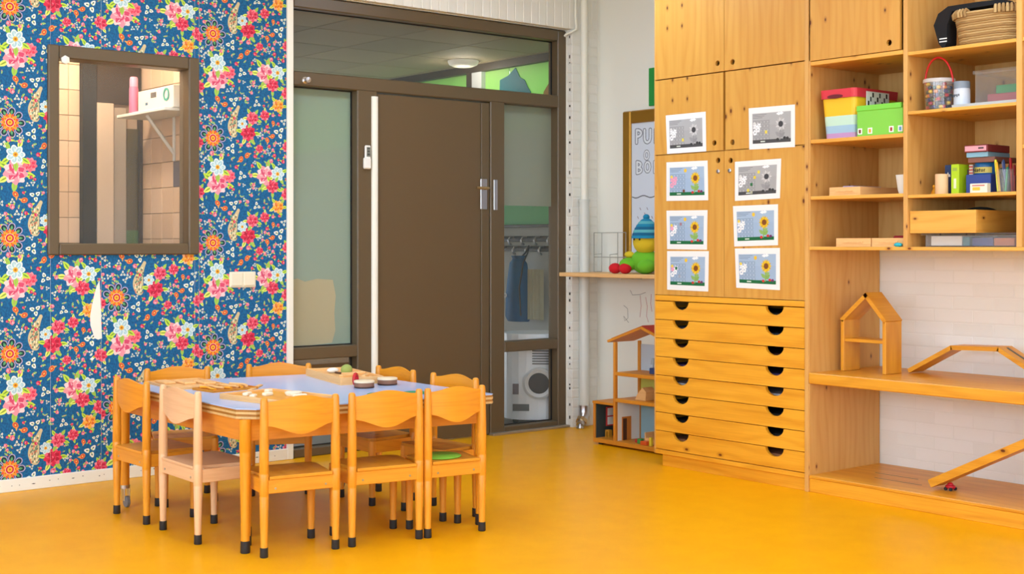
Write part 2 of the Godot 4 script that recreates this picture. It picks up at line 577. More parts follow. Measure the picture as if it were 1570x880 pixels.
# ---------------------------------------------------------------- scene
func _ready():
	rng.seed = 2024
	var cam := Camera3D.new()
	cam.name = "camera"
	add_child(cam)
	var yaw := 0.8836
	cam.position = Vector3(-5.186, 1.2, 6.51)
	cam.look_at_from_position(cam.position, cam.position + Vector3(cos(yaw), 0, -sin(yaw)), Vector3.UP)
	cam.projection = Camera3D.PROJECTION_FRUSTUM
	cam.near = 0.1
	cam.far = 200.0
	cam.size = 0.1 * 880.0 / 2036.0
	cam.frustum_offset = Vector2(0, -0.1 * (440.0 - 373.8) / 2036.0)
	cam.current = true
	var we := WorldEnvironment.new()
	we.name = "world"
	var env := Environment.new()
	env.tonemap_mode = Environment.TONE_MAPPER_LINEAR
	env.tonemap_exposure = 1.07
	env.background_mode = Environment.BG_SKY
	var sky := Sky.new()
	var sm := ProceduralSkyMaterial.new()
	sm.sky_top_color = rgb(196, 214, 240)
	sm.sky_horizon_color = rgb(236, 240, 244)
	sm.ground_horizon_color = rgb(190, 190, 180)
	sm.ground_bottom_color = rgb(150, 148, 138)
	sm.sun_angle_max = 0.0
	sm.energy_multiplier = 5.0
	sky.sky_material = sm
	env.sky = sky
	env.ambient_light_source = Environment.AMBIENT_SOURCE_DISABLED
	env.sdfgi_enabled = true
	env.ssao_enabled = true
	env.ssil_enabled = true
	we.environment = env
	add_child(we)
	# daylight of the tall windows in the two walls behind the camera
	for e in [[Vector3(-7.85, 1.75, 2.2), 90.0, 2.4], [Vector3(-7.85, 1.75, 5.2), 90.0, 2.4], [Vector3(-7.85, 1.75, 8.0), 90.0, 2.0],
			[Vector3(-5.9, 1.75, 9.35), 180.0, 2.4], [Vector3(-2.9, 1.75, 9.35), 180.0, 2.4]]:
		var a := AreaLight3D.new()
		a.name = "daylight"
		add_child(a, true)
		a.position = e[0]
		a.rotation_degrees.y = e[1] + 180.0
		a.area_size = Vector2(e[2], 1.9)
		a.light_color = Color(0.75, 0.88, 1.0)
		a.light_energy = 5.8 if e[1] < 100.0 else 3.6
		a.area_normalize_energy = true
		a.area_range = 30.0
		a.area_attenuation = 2.0
		a.shadow_enabled = true
	make_materials()
	rng.seed = 31
	build_room()
	build_hall()
	build_washroom()
	build_cupboards()
	build_table()
	build_chairs()
	build_wall_things()
	build_shelf_things()
	build_bench_things()
	build_table_things()

func frame_box(o: Node3D, called: String, x0: float, x1: float, y0: float, y1: float, z0: float, z1: float, m: Material, b := 0.004) -> MeshInstance3D:
	return slab(o, called, Vector3(x0, y0, z0), Vector3(x1, y1, z1), m, b)

func build_room():
	var f := setting("floor", "glossy ochre yellow linoleum floor", "floor")
	slab(f, "lino_sheet", Vector3(-8.0, -0.1, -0.12), Vector3(1.2, 0.0, 9.5), M.lino)
	var c := setting("ceiling", "plain white ceiling of the playroom", "ceiling")
	slab(c, "plaster_sheet", Vector3(-8.2, 3.0, -0.12), Vector3(1.2, 3.2, 9.7), M.white)
	for px in [-5.6, -2.6, -0.6]:  # out-of-view panels, added to brighten the corner and the back wall
		for pz in [1.3, 3.9, 6.8]:
			var t := thing("added_ceiling_light", "unseen square LED ceiling panel added to brighten the room", "ceiling light", Vector3(px, 2.97, pz), 0.0, "added LED panels on the playroom ceiling")
			slab(t, "frame", Vector3(-0.31, 0, -0.31), Vector3(0.31, 0.03, 0.31), M.white, 0.004)
			var e := plain(rgb(250, 248, 240), 0.6)
			e.emission_enabled = true
			e.emission = Color(0.88, 0.95, 1.0)
			e.emission_energy_multiplier = 1.5
			slab(t, "diffuser", Vector3(-0.29, -0.004, -0.29), Vector3(0.29, 0.001, 0.29), e)
			var l := AreaLight3D.new()
			l.name = "panel_light"
			t.add_child(l)
			l.position = Vector3(0, -0.012, 0)
			l.rotation_degrees.x = -90
			l.area_size = Vector2(0.58, 0.58)
			l.light_color = Color(0.80, 0.90, 1.0)
			l.light_energy = 1.75
			l.area_range = 30.0
			l.area_attenuation = 2.0
			l.shadow_enabled = true
	# back wall with the hatch and the door opening
	var w := setting("wall_back", "back wall papered in blue floral wallpaper beside white painted brick", "wall")
	for r in [[-8.2, -2.79, 0.0, 3.0], [-2.79, -2.02, 0.0, 1.155], [-2.79, -2.02, 2.17, 3.0], [-2.02, -1.44, 0.0, 3.0], [-1.44, 0.616, 2.6, 3.0], [0.616, 1.15, 0.0, 3.0]]:
		slab(w, "wall_core", Vector3(r[0], r[2], -0.12), Vector3(r[1], r[3], 0.0), M.plaster)
	var hole := [-2.79, -2.02, 1.155, 2.17]
	var x1 := -1.459
	for k in 12:
		var x0 := x1 - 0.5365
		var s := Shape.new()
		var top := 1.206 + 0.56 * 4 + (0.0 if k % 2 == 0 else 0.28)
		if k == 2: top += 0.022
		var rects := [[x0, x1, 0.0, 3.0]]
		if x0 < hole[1] and x1 > hole[0]:
			var a := maxf(x0, hole[0])
			var b := minf(x1, hole[1])
			rects = [[a, b, 0.0, hole[2]], [a, b, hole[3], 3.0]]
			if x0 < a: rects.append([x0, a, 0.0, 3.0])
			if x1 > b: rects.append([b, x1, 0.0, 3.0])
		for r in rects:
			var z := 0.0012
			var u0: float = (r[0] - x0) / 0.5365
			var u1: float = (r[1] - x0) / 0.5365
			var v0: float = (top - r[3]) / 0.56
			var v1: float = (top - r[2]) / 0.56
			s.sheet(Vector3(r[0] + 0.0006, r[3], z), Vector3(r[1] - 0.0006, r[3], z), Vector3(r[1] - 0.0006, r[2], z), Vector3(r[0] + 0.0006, r[2], z), Vector3(0, 0, 1), Rect2(u0, v0, u1 - u0, v1 - v0))
		var strip := part(w, "wallpaper_strip", s.done(), M.wallpaper)
		meta(strip, "blue wallpaper strip printed with roses, medallions and buds")
		x1 = x0
	# torn place where the plaster shows
	var tear := Shape.new()
	var tp := PackedVector2Array([Vector2(-2.541, 1.016), Vector2(-2.536, 0.93), Vector2(-2.533, 0.86), Vector2(-2.531, 0.79), Vector2(-2.528, 0.722), Vector2(-2.548, 0.716), Vector2(-2.566, 0.724), Vector2(-2.575, 0.75), Vector2(-2.588, 0.79), Vector2(-2.590, 0.835), Vector2(-2.582, 0.88), Vector2(-2.570, 0.935), Vector2(-2.556, 0.985)])
	tear.prism(tp, 2, 0.0012, 0.0019)
	for e in [[-2.592, 0.725, 0.010], [-2.585, 0.70, 0.007], [-2.578, 0.62, 0.014], [-2.585, 0.64, 0.008], [-2.60, 0.735, 0.006]]:
		tear.prism(PackedVector2Array([Vector2(e[0] - e[2], e[1]), Vector2(e[0], e[1] + e[2] * 0.8), Vector2(e[0] + e[2] * 0.7, e[1] + 0.002), Vector2(e[0], e[1] - e[2] * 0.6)]), 2, 0.0012, 0.0019)
	meta(part(w, "torn_patch", tear.done(), M.trim), "white patch where the wallpaper is torn off")
	# painted bricks: a soldier course over the door set and courses beside it
	slab(w, "mortar_bed", Vector3(-1.435, 2.606, 0.0), Vector3(0.85, 3.0, 0.0482), M.brick_b)
	slab(w, "mortar_bed", Vector3(0.626, 0.0, 0.0), Vector3(0.85, 2.606, 0.0482), M.brick_b)
	var bm := [M.brick_a, M.brick_b, M.brick_c]
	var sold := Shape.new()
	sold.box(Vector3.ZERO, Vector3(0.0585, 0.206, 0.05), 0.003)
	var sm_ := sold.done()
	var k := 0
	var x := -1.40
	while x < 0.83:
		var b := part(w, "brick", sm_, bm[(k * 7) % 3], Vector3(x, 2.706, 0.025))
		b.position.z += rng.randf_range(0.0, 0.0012)
		x += 0.0655
		k += 1
	var full := Shape.new()
	full.box(Vector3.ZERO, Vector3(0.145, 0.0545, 0.05), 0.003)
	var half := Shape.new()
	half.box(Vector3.ZERO, Vector3(0.072, 0.0545, 0.05), 0.003)
	var fm := full.done()
	var hm := half.done()
	for j in 41:
		var y := 0.034 + j * 0.0625
		var jut := rng.randf_range(-0.004, 0.004)
		if j % 2 == 0:
			part(w, "brick", fm, bm[j % 3], Vector3(0.696 + jut, y, 0.025))
			part(w, "brick", hm, bm[(j + 1) % 3], Vector3(0.812, y, 0.025))
		else:
			part(w, "brick", hm, bm[(j + 2) % 3], Vector3(0.660 + jut, y, 0.025))
			part(w, "brick", fm, bm[j % 3], Vector3(0.776, y, 0.025))
	var chips := Shape.new()
	for i in 30:
		var cy := 0.05 + i * 0.0855 + rng.randf_range(-0.035, 0.035)
		var cr := rng.randf_range(0.004, 0.010)
		chips.box(Vector3(0.6205, cy, 0.030), Vector3(cr * 0.8, cr * rng.randf_range(1.2, 3.0), 0.007), 0.001)
	meta(part(w, "open_joint", chips.done(), plain(rgb(58, 52, 46), 0.9)), "dark open joints between bricks and door frame", "", "", "stuff")
	var bb := setting("baseboard_back", "scuffed white skirting board under the floral wallpaper", "baseboard")
	slab(bb, "board", Vector3(-8.0, 0.0, 0.0), Vector3(-1.462, 0.062, 0.016), M.trim, 0.003)
	var scuff := Shape.new()
	for i in 26:
		var sx := -3.05 + i * 0.06 + rng.randf_range(-0.02, 0.02)
		var ln := rng.randf_range(0.004, 0.022)
		var sy := 0.034 + rng.randf_range(-0.006, 0.006)
		scuff.prism(PackedVector2Array([Vector2(sx, sy), Vector2(sx + ln * 0.4, sy + 0.003), Vector2(sx + ln, sy + 0.001), Vector2(sx + ln * 0.6, sy - 0.002)]), 2, 0.016, 0.0163)
	meta(part(bb, "scuff_mark", scuff.done(), plain(rgb(72, 64, 56), 0.8)), "dark scuffs along the skirting board", "", "", "stuff")
	var t1 := setting("trim_1", "white upright strip where wallpaper meets the brown door frame", "trim")
	slab(t1, "strip", Vector3(-1.470, 0.0, 0.0), Vector3(-1.432, 3.0, 0.018), M.trim, 0.003)
	# right wall: plaster near the corner, a thicker brick part behind the cupboards
	var r_ := setting("wall_right", "white wall behind the pine cupboards and the wall shelf", "wall")
	slab(r_, "plaster_part", Vector3(0.85, 0.0, 0.0), Vector3(1.0, 3.0, 1.6), M.plaster)
	slab(r_, "thick_part", Vector3(0.570, 0.0, 1.6), Vector3(1.0, 3.0, 9.7), M.brick_b)
	var wide := Shape.new()
	wide.box(Vector3.ZERO, Vector3(0.012, 0.0565, 0.207), 0.0012)
	var wm := wide.done()
	for j in 19:
		for i in 6:
			var z := 2.56 + i * 0.214 + (0.107 if j % 2 else 0.0)
			if z > 3.78: continue
			part(r_, "brick", wm, bm[(i * 5 + j * 2 + i * j) % 3], Vector3(0.5748 + rng.randf_range(-0.0003, 0.0004), 0.028 + j * 0.0632, z))
	# the two window walls
	var wl := setting("wall_left", "white outer wall with three tall windows", "wall")
	var holes := [[1.0, 3.4], [4.0, 6.4], [7.0, 9.0]]
	var at := 0.0
	for hh in holes:
		slab(wl, "wall_core", Vector3(-8.2, 0.0, at), Vector3(-8.0, 3.0, hh[0]), M.plaster)
		slab(wl, "wall_core", Vector3(-8.2, 0.0, hh[0]), Vector3(-8.0, 0.8, hh[1]), M.plaster)
		slab(wl, "wall_core", Vector3(-8.2, 2.7, hh[0]), Vector3(-8.0, 3.0, hh[1]), M.plaster)
		at = hh[1]
		pane_window(Vector3(-8.1, 0.8, (hh[0] + hh[1]) / 2), PI / 2, hh[1] - hh[0], 1.9)
	slab(wl, "wall_core", Vector3(-8.2, 0.0, at), Vector3(-8.0, 3.0, 9.7), M.plaster)
	var wf := setting("wall_front", "white outer wall with two tall windows", "wall")
	at = -8.0
	for hh in [[-7.1, -4.7], [-4.1, -1.7]]:
		slab(wf, "wall_core", Vector3(at, 0.0, 9.5), Vector3(hh[0], 3.0, 9.7), M.plaster)
		slab(wf, "wall_core", Vector3(hh[0], 0.0, 9.5), Vector3(hh[1], 0.8, 9.7), M.plaster)
		slab(wf, "wall_core", Vector3(hh[0], 2.7, 9.5), Vector3(hh[1], 3.0, 9.7), M.plaster)
		at = hh[1]
		pane_window(Vector3((hh[0] + hh[1]) / 2, 0.8, 9.6), 0.0, hh[1] - hh[0], 1.9)
	slab(wf, "wall_core", Vector3(at, 0.0, 9.5), Vector3(1.2, 3.0, 9.7), M.plaster)
	build_hatch()
	build_doors()

var windows := 1
func pane_window(at: Vector3, turn: float, wide: float, high: float):
	windows += 1
	var o := setting("window_%d" % windows, "tall white framed window letting in daylight", "window")
	o.position = at
	o.rotation.y = turn
	var h := wide / 2
	for s in [[-h, -h + 0.06, 0.0, high], [h - 0.06, h, 0.0, high], [-0.03, 0.03, 0.06, high - 0.06], [-h + 0.06, h - 0.06, 0.0, 0.06], [-h + 0.06, h - 0.06, high - 0.06, high]]:
		slab(o, "window_frame", Vector3(s[0], s[2], -0.03), Vector3(s[1], s[3], 0.03), M.white, 0.004)
	for s in [[-h + 0.06, -0.03], [0.03, h - 0.06]]:
		slab(o, "pane", Vector3(s[0], 0.06, -0.003), Vector3(s[1], high - 0.06, 0.003), M.pane)

func build_hatch():
	var o := setting("window_1", "brown framed internal window in the floral wallpaper", "window")
	var z0 := -0.10
	var z1 := 0.022
	frame_box(o, "window_frame", -2.807, -2.752, 1.144, 2.183, z0, z1, M.brown, 0.006)
	frame_box(o, "window_frame", -2.062, -2.003, 1.144, 2.183, z0, z1, M.brown, 0.006)
	frame_box(o, "window_frame", -2.752, -2.062, 2.118, 2.183, z0, z1, M.brown, 0.006)
	frame_box(o, "window_frame", -2.752, -2.062, 1.144, 1.202, z0, z1, M.brown, 0.006)
	slab(o, "pane", Vector3(-2.752, 1.202, -0.052), Vector3(-2.062, 2.118, -0.047), M.pane)
	var s := Shape.new()
	s.xf = Transform3D(Basis(Vector3(1, 0, 0), PI / 2).rotated(Vector3(0, 0, 1), 0.6), Vector3(-2.734, 2.107, 0.022))
	s.lathe([Vector2(0.008, 0.0), Vector2(0.008, 0.012), Vector2(0.019, 0.014), Vector2(0.022, 0.02), Vector2(0.022, 0.032), Vector2(0.016, 0.036), Vector2(0, 0.036)], 6)
	meta(part(o, "knob", s.done(), M.trim), "small white plastic latch knob")

func build_doors():
	var o := setting("door_1", "wide brown door set with glazed side panels and top light", "door")
	var z0 := -0.10
	var b: Material = M.brown
	frame_box(o, "frame_post", -1.440, -1.424, 0.0, 2.595, z0, 0.0, b, 0.003)
	frame_box(o, "frame_post", -1.000, -0.862, 0.0, 2.095, z0, 0.0, b, 0.006)
	frame_box(o, "frame_post", -0.016, 0.098, 0.0, 2.095, z0, 0.0, b, 0.006)
	frame_box(o, "frame_post", 0.545, 0.618, 0.0, 2.595, z0, 0.0, b, 0.006)
	frame_box(o, "top_rail", -1.424, 0.545, 2.525, 2.595, z0, 0.004, b, 0.006)
	frame_box(o, "transom", -1.424, 0.545, 2.088, 2.168, z0, 0.004, b, 0.006)
	frame_box(o, "rail", -1.424, -1.0, 0.548, 0.616, z0, 0.0, b, 0.005)
	frame_box(o, "rail", -1.424, -1.0, 0.0, 0.05, z0, 0.0, b, 0.005)
	frame_box(o, "rail", 0.098, 0.545, 0.516, 0.581, z0, 0.0, b, 0.005)
	frame_box(o, "rail", 0.098, 0.545, 0.0, 0.045, z0, 0.0, b, 0.005)
	# beads that hold the glass, a dark line in the corner of each light
	var g := -0.072
	var panes := [[-1.424, 0.545, 2.168, 2.525, M.pane, "clear top light over the brown door"], [-1.424, -1.0, 0.616, 2.088, M.frost, "frosted pane beside the brown door"], [-1.424, -1.0, 0.05, 0.548, M.pane, "low clear pane under the frosted glass"],
		[0.098, 0.545, 1.445, 2.088, M.frost_dim, "frosted upper part of the narrow side pane"], [0.098, 0.545, 0.581, 1.445, M.pane, "clear lower part of the narrow side pane"], [0.098, 0.545, 0.045, 0.516, M.pane, "low clear pane in front of the white appliance"]]
	for p in panes:
		meta(slab(o, "pane", Vector3(p[0], p[2], g - 0.003), Vector3(p[1], p[3], g + 0.003), p[4]), p[5])
	var ppr := Shape.new()
	ppr.prism(PackedVector2Array([Vector2(-1.412, 0.624), Vector2(-1.410, 0.99), Vector2(-1.36, 1.005), Vector2(-1.31, 0.985), Vector2(-1.23, 1.0), Vector2(-1.125, 0.992), Vector2(-1.105, 0.90), Vector2(-1.115, 0.80), Vector2(-1.108, 0.70), Vector2(-1.13, 0.63), Vector2(-1.26, 0.622)]), 2, g + 0.003, g + 0.0036)  # sheet added in front for the beige blur seen through the frost
	meta(part(o, "beige_patch", ppr.done(), plain(rgb(176, 168, 136), 0.8)), "beige patch on the frosted pane standing for a blurred thing behind it")
	var seal := Shape.new()
	for p in panes:
		if p[3] == 1.445 or p[2] == 1.445: continue
		for e in [[p[0], p[2], p[0] + 0.006, p[3]], [p[1] - 0.006, p[2], p[1], p[3]], [p[0], p[3] - 0.006, p[1], p[3]], [p[0], p[2], p[1], p[2] + 0.006]]:
			seal.cube(Vector3(e[0], e[1], g + 0.003), Vector3(e[2], e[3], g + 0.012))
	part(o, "glazing_seal", seal.done(), M.black)
	frame_box(o, "threshold", -0.02, 0.62, -0.001, 0.016, -0.02, 0.035, plain(rgb(176, 170, 160), 0.35, 0.7), 0.003)
	var leaf := frame_box(o, "door_leaf", -0.858, -0.085, 0.008, 2.080, -0.055, -0.012, M.brown_leaf, 0.003)
	frame_box(o, "closing_strip", -0.083, -0.020, 0.008, 2.080, -0.055, -0.008, M.brown, 0.003)
	# lever handle on a long plate, and the keeper plate on the post
	var hp := slab(leaf, "handle_plate", Vector3(-0.094, 1.415, -0.008), Vector3(-0.042, 1.605, 0.0), M.steel, 0.003)
	meta(hp, "long steel handle plate")
	var lv := Shape.new()
	lv.tube([Vector3(-0.066, 1.545, 0.0), Vector3(-0.068, 1.545, 0.035), Vector3(-0.072, 1.545, 0.05), Vector3(-0.085, 1.545, 0.055), Vector3(-0.135, 1.545, 0.055), Vector3(-0.165, 1.545, 0.052)], 0.009, 10)
	part(leaf, "lever", lv.done(), M.brass)
	slab(o, "keeper_plate", Vector3(0.006, 1.412, 0.0), Vector3(0.036, 1.602, 0.006), M.steel, 0.002)
	var gd := Shape.new()
	var gp := PackedVector2Array()
	for k in 9:
		var a := PI * k / 8
		gp.append(Vector2(-0.884 + cos(a) * 0.022, 0.001 + sin(a) * 0.018))
	gd.prism(gp, 1, 0.02, 2.06)
	var gs := sole("finger_guard", gd.done(), M.trim, "long white plastic finger guard along the door hinge", "finger guard")
	gs.set_meta("label", "long white plastic finger guard along the door hinge")
	var kn := Shape.new()
	kn.xf = Transform3D(Basis(Vector3(1, 0, 0), PI / 2), Vector3(-1.352, 2.118, 0.004))
	kn.lathe([Vector2(0.02, 0.0), Vector2(0.02, 0.006), Vector2(0.011, 0.01), Vector2(0.011, 0.03), Vector2(0.016, 0.034), Vector2(0.016, 0.04), Vector2(0, 0.042)], 12)
	meta(part(o, "knob", kn.done(), M.steel), "small metal knob on the transom")

# ---------------------------------------------------------------- hall behind the doors
func build_hall():
	var beige := plain(rgb(176, 164, 146), 0.8)
	var w := setting("wall_hall", "beige walls of the hall behind the glass", "wall")
	slab(w, "hall_wall", Vector3(-1.56, 0.0, -4.6), Vector3(-1.46, 2.57, -0.12), beige)
	slab(w, "hall_wall", Vector3(-1.56, 0.0, -4.7), Vector3(-1.2, 2.57, -4.6), beige)
	slab(w, "hall_wall", Vector3(0.8, 0.0, -4.7), Vector3(1.15, 2.57, -4.6), beige)
	slab(w, "hall_wall", Vector3(-1.2, 2.0, -4.7), Vector3(0.8, 2.57, -4.6), beige)
	pane_window(Vector3(-0.2, 0.0, -4.65), 0.0, 2.0, 2.0)  # unseen window, added to let light into the hall
	var hall_fill := AreaLight3D.new()  # area light added at that window to brighten the hall
	hall_fill.name = "added_hall_light"
	add_child(hall_fill)
	hall_fill.position = Vector3(-0.2, 1.0, -4.58)
	hall_fill.rotation_degrees.y = 180.0
	hall_fill.area_size = Vector2(1.9, 1.9)
	hall_fill.light_color = Color(0.9, 0.95, 1.0)
	hall_fill.light_energy = 2.2
	hall_fill.area_range = 20.0
	hall_fill.area_attenuation = 2.0
	hall_fill.shadow_enabled = true
	slab(w, "hall_wall", Vector3(1.0, 0.0, -4.6), Vector3(1.15, 2.02, -0.12), plain(rgb(196, 196, 188), 0.7))
	slab(w, "window_head", Vector3(0.98, 2.50, -4.6), Vector3(1.15, 2.556, -0.12), plain(rgb(64, 54, 44), 0.5))
	slab(w, "window_mullion", Vector3(0.985, 2.02, -1.56), Vector3(1.06, 2.50, -1.50), plain(rgb(64, 54, 44), 0.5))
	slab(w, "window_mullion", Vector3(0.985, 2.02, -3.1), Vector3(1.06, 2.50, -3.04), plain(rgb(64, 54, 44), 0.5))
	slab(w, "window_mullion", Vector3(0.99, 2.02, -1.50), Vector3(1.05, 2.50, -1.38), plain(rgb(206, 210, 214), 0.5))
	var film := plain(rgb(168, 212, 132), 0.6)
	film.backlight_enabled = true
	film.backlight = rgb(168, 212, 132)
	for e in [[-4.6, -3.1], [-3.04, -1.56], [-1.38, -1.10], [-1.09, -0.12]]:
		meta(slab(w, "film_pane", Vector3(1.03, 2.02, e[0]), Vector3(1.036, 2.50, e[1]), film), "window pane covered with light green film")
	# teal leaf shapes stuck on the film
	var teal := plain(rgb(16, 122, 140), 0.6)
	var leaf := Shape.new()
	var lp := PackedVector2Array([Vector2(-1.19, 2.14), Vector2(-1.205, 2.30), Vector2(-1.20, 2.42), Vector2(-1.10, 2.445), Vector2(-1.06, 2.47), Vector2(-1.02, 2.495), Vector2(-0.97, 2.42), Vector2(-0.915, 2.395), Vector2(-0.88, 2.34), Vector2(-0.845, 2.30), Vector2(-0.88, 2.24), Vector2(-0.92, 2.12)])
	leaf.prism(lp, 0, 1.024, 1.030)
	meta(part(w, "leaf_cutout", leaf.done(), teal), "teal paper leaf stuck on the green window")
	var tan_ := Shape.new()
	tan_.prism(PackedVector2Array([Vector2(-1.10, 2.14), Vector2(-1.08, 2.29), Vector2(-1.03, 2.31), Vector2(-0.99, 2.27), Vector2(-1.0, 2.14)]), 0, 1.017, 1.023)
	tan_.prism(PackedVector2Array([Vector2(-0.74, 2.12), Vector2(-0.70, 2.29), Vector2(-0.64, 2.35), Vector2(-0.58, 2.31), Vector2(-0.56, 2.12)]), 0, 1.024, 1.030)
	meta(part(w, "paper_cutout", tan_.done(), plain(rgb(176, 132, 66), 0.7)), "brown paper cutouts on the green window")
	slab(setting("floor_hall", "grey floor of the hall behind the glass", "floor"), "floor_sheet", Vector3(-1.56, -0.1, -4.7), Vector3(1.15, 0.0, -0.12), plain(rgb(138, 128, 112), 0.5))
	var c := setting("ceiling_hall", "tiled suspended ceiling of the hall", "ceiling")
	slab(c, "ceiling_board", Vector3(-1.56, 2.576, -4.7), Vector3(1.15, 2.70, -0.12), plain(rgb(120, 112, 98), 0.8))
	var tile := Shape.new()
	tile.box(Vector3.ZERO, Vector3(0.59, 0.016, 0.59), 0.003)
	var tm := tile.done()
	var tcs := [plain(rgb(160, 144, 116), 0.8), plain(rgb(152, 138, 112), 0.8)]
	for i in 5:
		for j in 8:
			var x := -1.16 + i * 0.6
			var z := -0.42 - j * 0.6
			if x + 0.3 > 1.0:
				continue
			part(c, "ceiling_tile", tm, tcs[(i + j * 3) % 2], Vector3(x, 2.564, z))
	for j in 8:
		slab(c, "ceiling_tile", Vector3(0.945, 2.556, -0.715 - j * 0.6), Vector3(0.98, 2.572, -0.125 - j * 0.6), tcs[0])
	var lamp := thing("hall_lamp", "round flat white lamp on the hall ceiling", "lamp", Vector3(0.78, 2.556, -1.33))
	var s := Shape.new()
	s.lathe([Vector2(0, -0.05), Vector2(0.07, -0.045), Vector2(0.105, -0.03), Vector2(0.115, -0.01), Vector2(0.115, 0.0)], 20)
	var glow := plain(rgb(220, 214, 200), 0.5)
	glow.emission_enabled = true
	glow.emission = Color(1, 0.95, 0.85)
	glow.emission_energy_multiplier = 0.25
	part(lamp, "dome", s.done(), glow)
	var l := OmniLight3D.new()
	l.name = "bulb"
	lamp.add_child(l)
	l.position = Vector3(0, -0.03, 0)
	l.light_energy = 0.2
	l.light_color = Color(1, 0.95, 0.86)
	l.omni_range = 20.0
	l.omni_attenuation = 2.0
	l.light_size = 0.1
	l.shadow_enabled = true
	# coat hooks, bag, towel, white appliance seen through the side panes
	var board := sole("green_paper", quick_box(Vector3(0.988, 1.34, -1.35), Vector3(0.996, 1.50, -0.40), 0.0), plain(rgb(120, 200, 140), 0.7), "light green paper strip above the coat rack", "paper")
	board.cast_shadow = GeometryInstance3D.SHADOW_CASTING_SETTING_ON
	var rack := thing("coat_rack", "dark two-row coat rack with chrome hooks behind the glass", "coat rack", Vector3(1.0, 0, -0.9))
	slab(rack, "shelf_board", Vector3(-0.05, 1.318, -0.45), Vector3(0.0, 1.336, 0.5), plain(rgb(70, 72, 70), 0.4), 0.002)
	for y in [1.235, 1.165]:
		slab(rack, "rail", Vector3(-0.018, y - 0.02, -0.45), Vector3(0.0, y + 0.02, 0.5), plain(rgb(58, 54, 50), 0.4), 0.003)
		for j in 6:
			var hk := Shape.new()
			var z := -0.38 + j * 0.145 + (0.05 if y < 1.2 else 0.0)
			hk.tube([Vector3(-0.018, y + 0.012, z), Vector3(-0.05, y + 0.01, z), Vector3(-0.066, y - 0.008, z), Vector3(-0.06, y - 0.034, z), Vector3(-0.04, y - 0.04, z)], 0.008, 8)
			part(rack, "hook", hk.done(), M.steel)
	var bag := thing("cloth_bag", "blue drawstring cloth bag hanging from the coat rack", "bag", Vector3(0.90, 0.64, -0.835))
	var bs := Shape.new()
	bs.lathe([Vector2(0, 0.0), Vector2(0.10, 0.004), Vector2(0.125, 0.04), Vector2(0.12, 0.2), Vector2(0.10, 0.34), Vector2(0.085, 0.42), Vector2(0.055, 0.452), Vector2(0.07, 0.475), Vector2(0.03, 0.47), Vector2(0, 0.46)], 16, Vector3.ZERO, Vector2(0.55, 1.0))
	part(bag, "sack", bs.done(), plain(rgb(14, 92, 140), 0.8))
	var cd := Shape.new()
	cd.tube([Vector3(0.0, 0.455, 0.02), Vector3(0.02, 0.50, 0.06), Vector3(0.04, 0.545, 0.07), Vector3(0.02, 0.50, 0.085), Vector3(-0.03, 0.42, 0.09), Vector3(-0.065, 0.25, 0.09), Vector3(-0.06, 0.05, 0.10)], 0.006, 6)
	part(bag, "cord", cd.done(), M.black)
	var em := Shape.new()
	em.xf = Transform3D(Basis(Vector3(0, 0, 1), PI / 2), Vector3(-0.066, 0.19, -0.07))
	em.lathe([Vector2(0.018, -0.002), Vector2(0.018, 0.003), Vector2(0.010, 0.003), Vector2(0.010, -0.002)], 14)
	meta(part(bag, "round_print", em.done(), M.paper), "small white round print on the bag")
	var tw := Shape.new()
	var prof := PackedVector2Array()
	for k in 15:
		prof.append(Vector2(-0.69 + k * 0.0105, 0.865 + 0.010 * sin(k * 1.7)))
	for k in 15:
		prof.append(Vector2(-0.543 - k * 0.0105, 0.89 + 0.008 * sin(k * 1.7)))
	var pp := PackedVector2Array()
	for q in prof: pp.append(Vector2(q.y, q.x))
	tw.prism(pp, 1, 0.665, 1.02)
	sole("towel", tw.done(), plain(rgb(176, 168, 140), 0.9), "beige towel hanging beside the blue bag", "towel")
	var ap := thing("portable_heater", "white rounded appliance with a round black outlet behind the low pane", "appliance", Vector3(0.66, 0.0, -0.37), PI / 4)
	var body := Shape.new()
	var rp := PackedVector2Array()
	for q in [[0.21, 0.21, 0], [-0.21, 0.21, 1], [-0.21, -0.21, 2], [0.21, -0.21, 3]]:
		for k in 6:
			var a: float = (q[2] + k / 5.0) * PI / 2
			rp.append(Vector2(q[0] - signf(q[0]) * 0.17, q[1] - signf(q[1]) * 0.17) + Vector2(cos(a), sin(a)) * 0.17)
	body.prism(rp, 1, 0.03, 0.60)
	part(ap, "body", body.done(), plain(rgb(226, 230, 232), 0.35))
	var rim := Shape.new()
	var face := Transform3D(Basis(Vector3(0, 0, 1), PI / 2), Vector3(-0.21, 0.275, 0.045))
	rim.xf = face
	rim.lathe([Vector2(0.105, 0.0), Vector2(0.105, 0.02), Vector2(0.09, 0.03), Vector2(0.07, 0.02), Vector2(0.07, 0.0)], 24)
	part(ap, "outlet_rim", rim.done(), plain(rgb(214, 218, 220), 0.4))
	var dk := Shape.new()
	dk.xf = face
	dk.lathe([Vector2(0, 0.006), Vector2(0.07, 0.006), Vector2(0.07, 0.0)], 24)
	part(ap, "outlet", dk.done(), M.black)
	for j in 7:
		slab(ap, "vent_slat", Vector3(-0.216, 0.40 + j * 0.017, 0.0), Vector3(-0.209, 0.408 + j * 0.017, 0.11), plain(rgb(104, 108, 112), 0.5))
	slab(ap, "label_plate", Vector3(-0.213, 0.09, -0.13), Vector3(-0.209, 0.135, -0.02), plain(rgb(82, 86, 90), 0.5))
	slab(ap, "sticker", Vector3(-0.213, 0.20, -0.13), Vector3(-0.209, 0.27, -0.09), plain(rgb(96, 84, 88), 0.5))
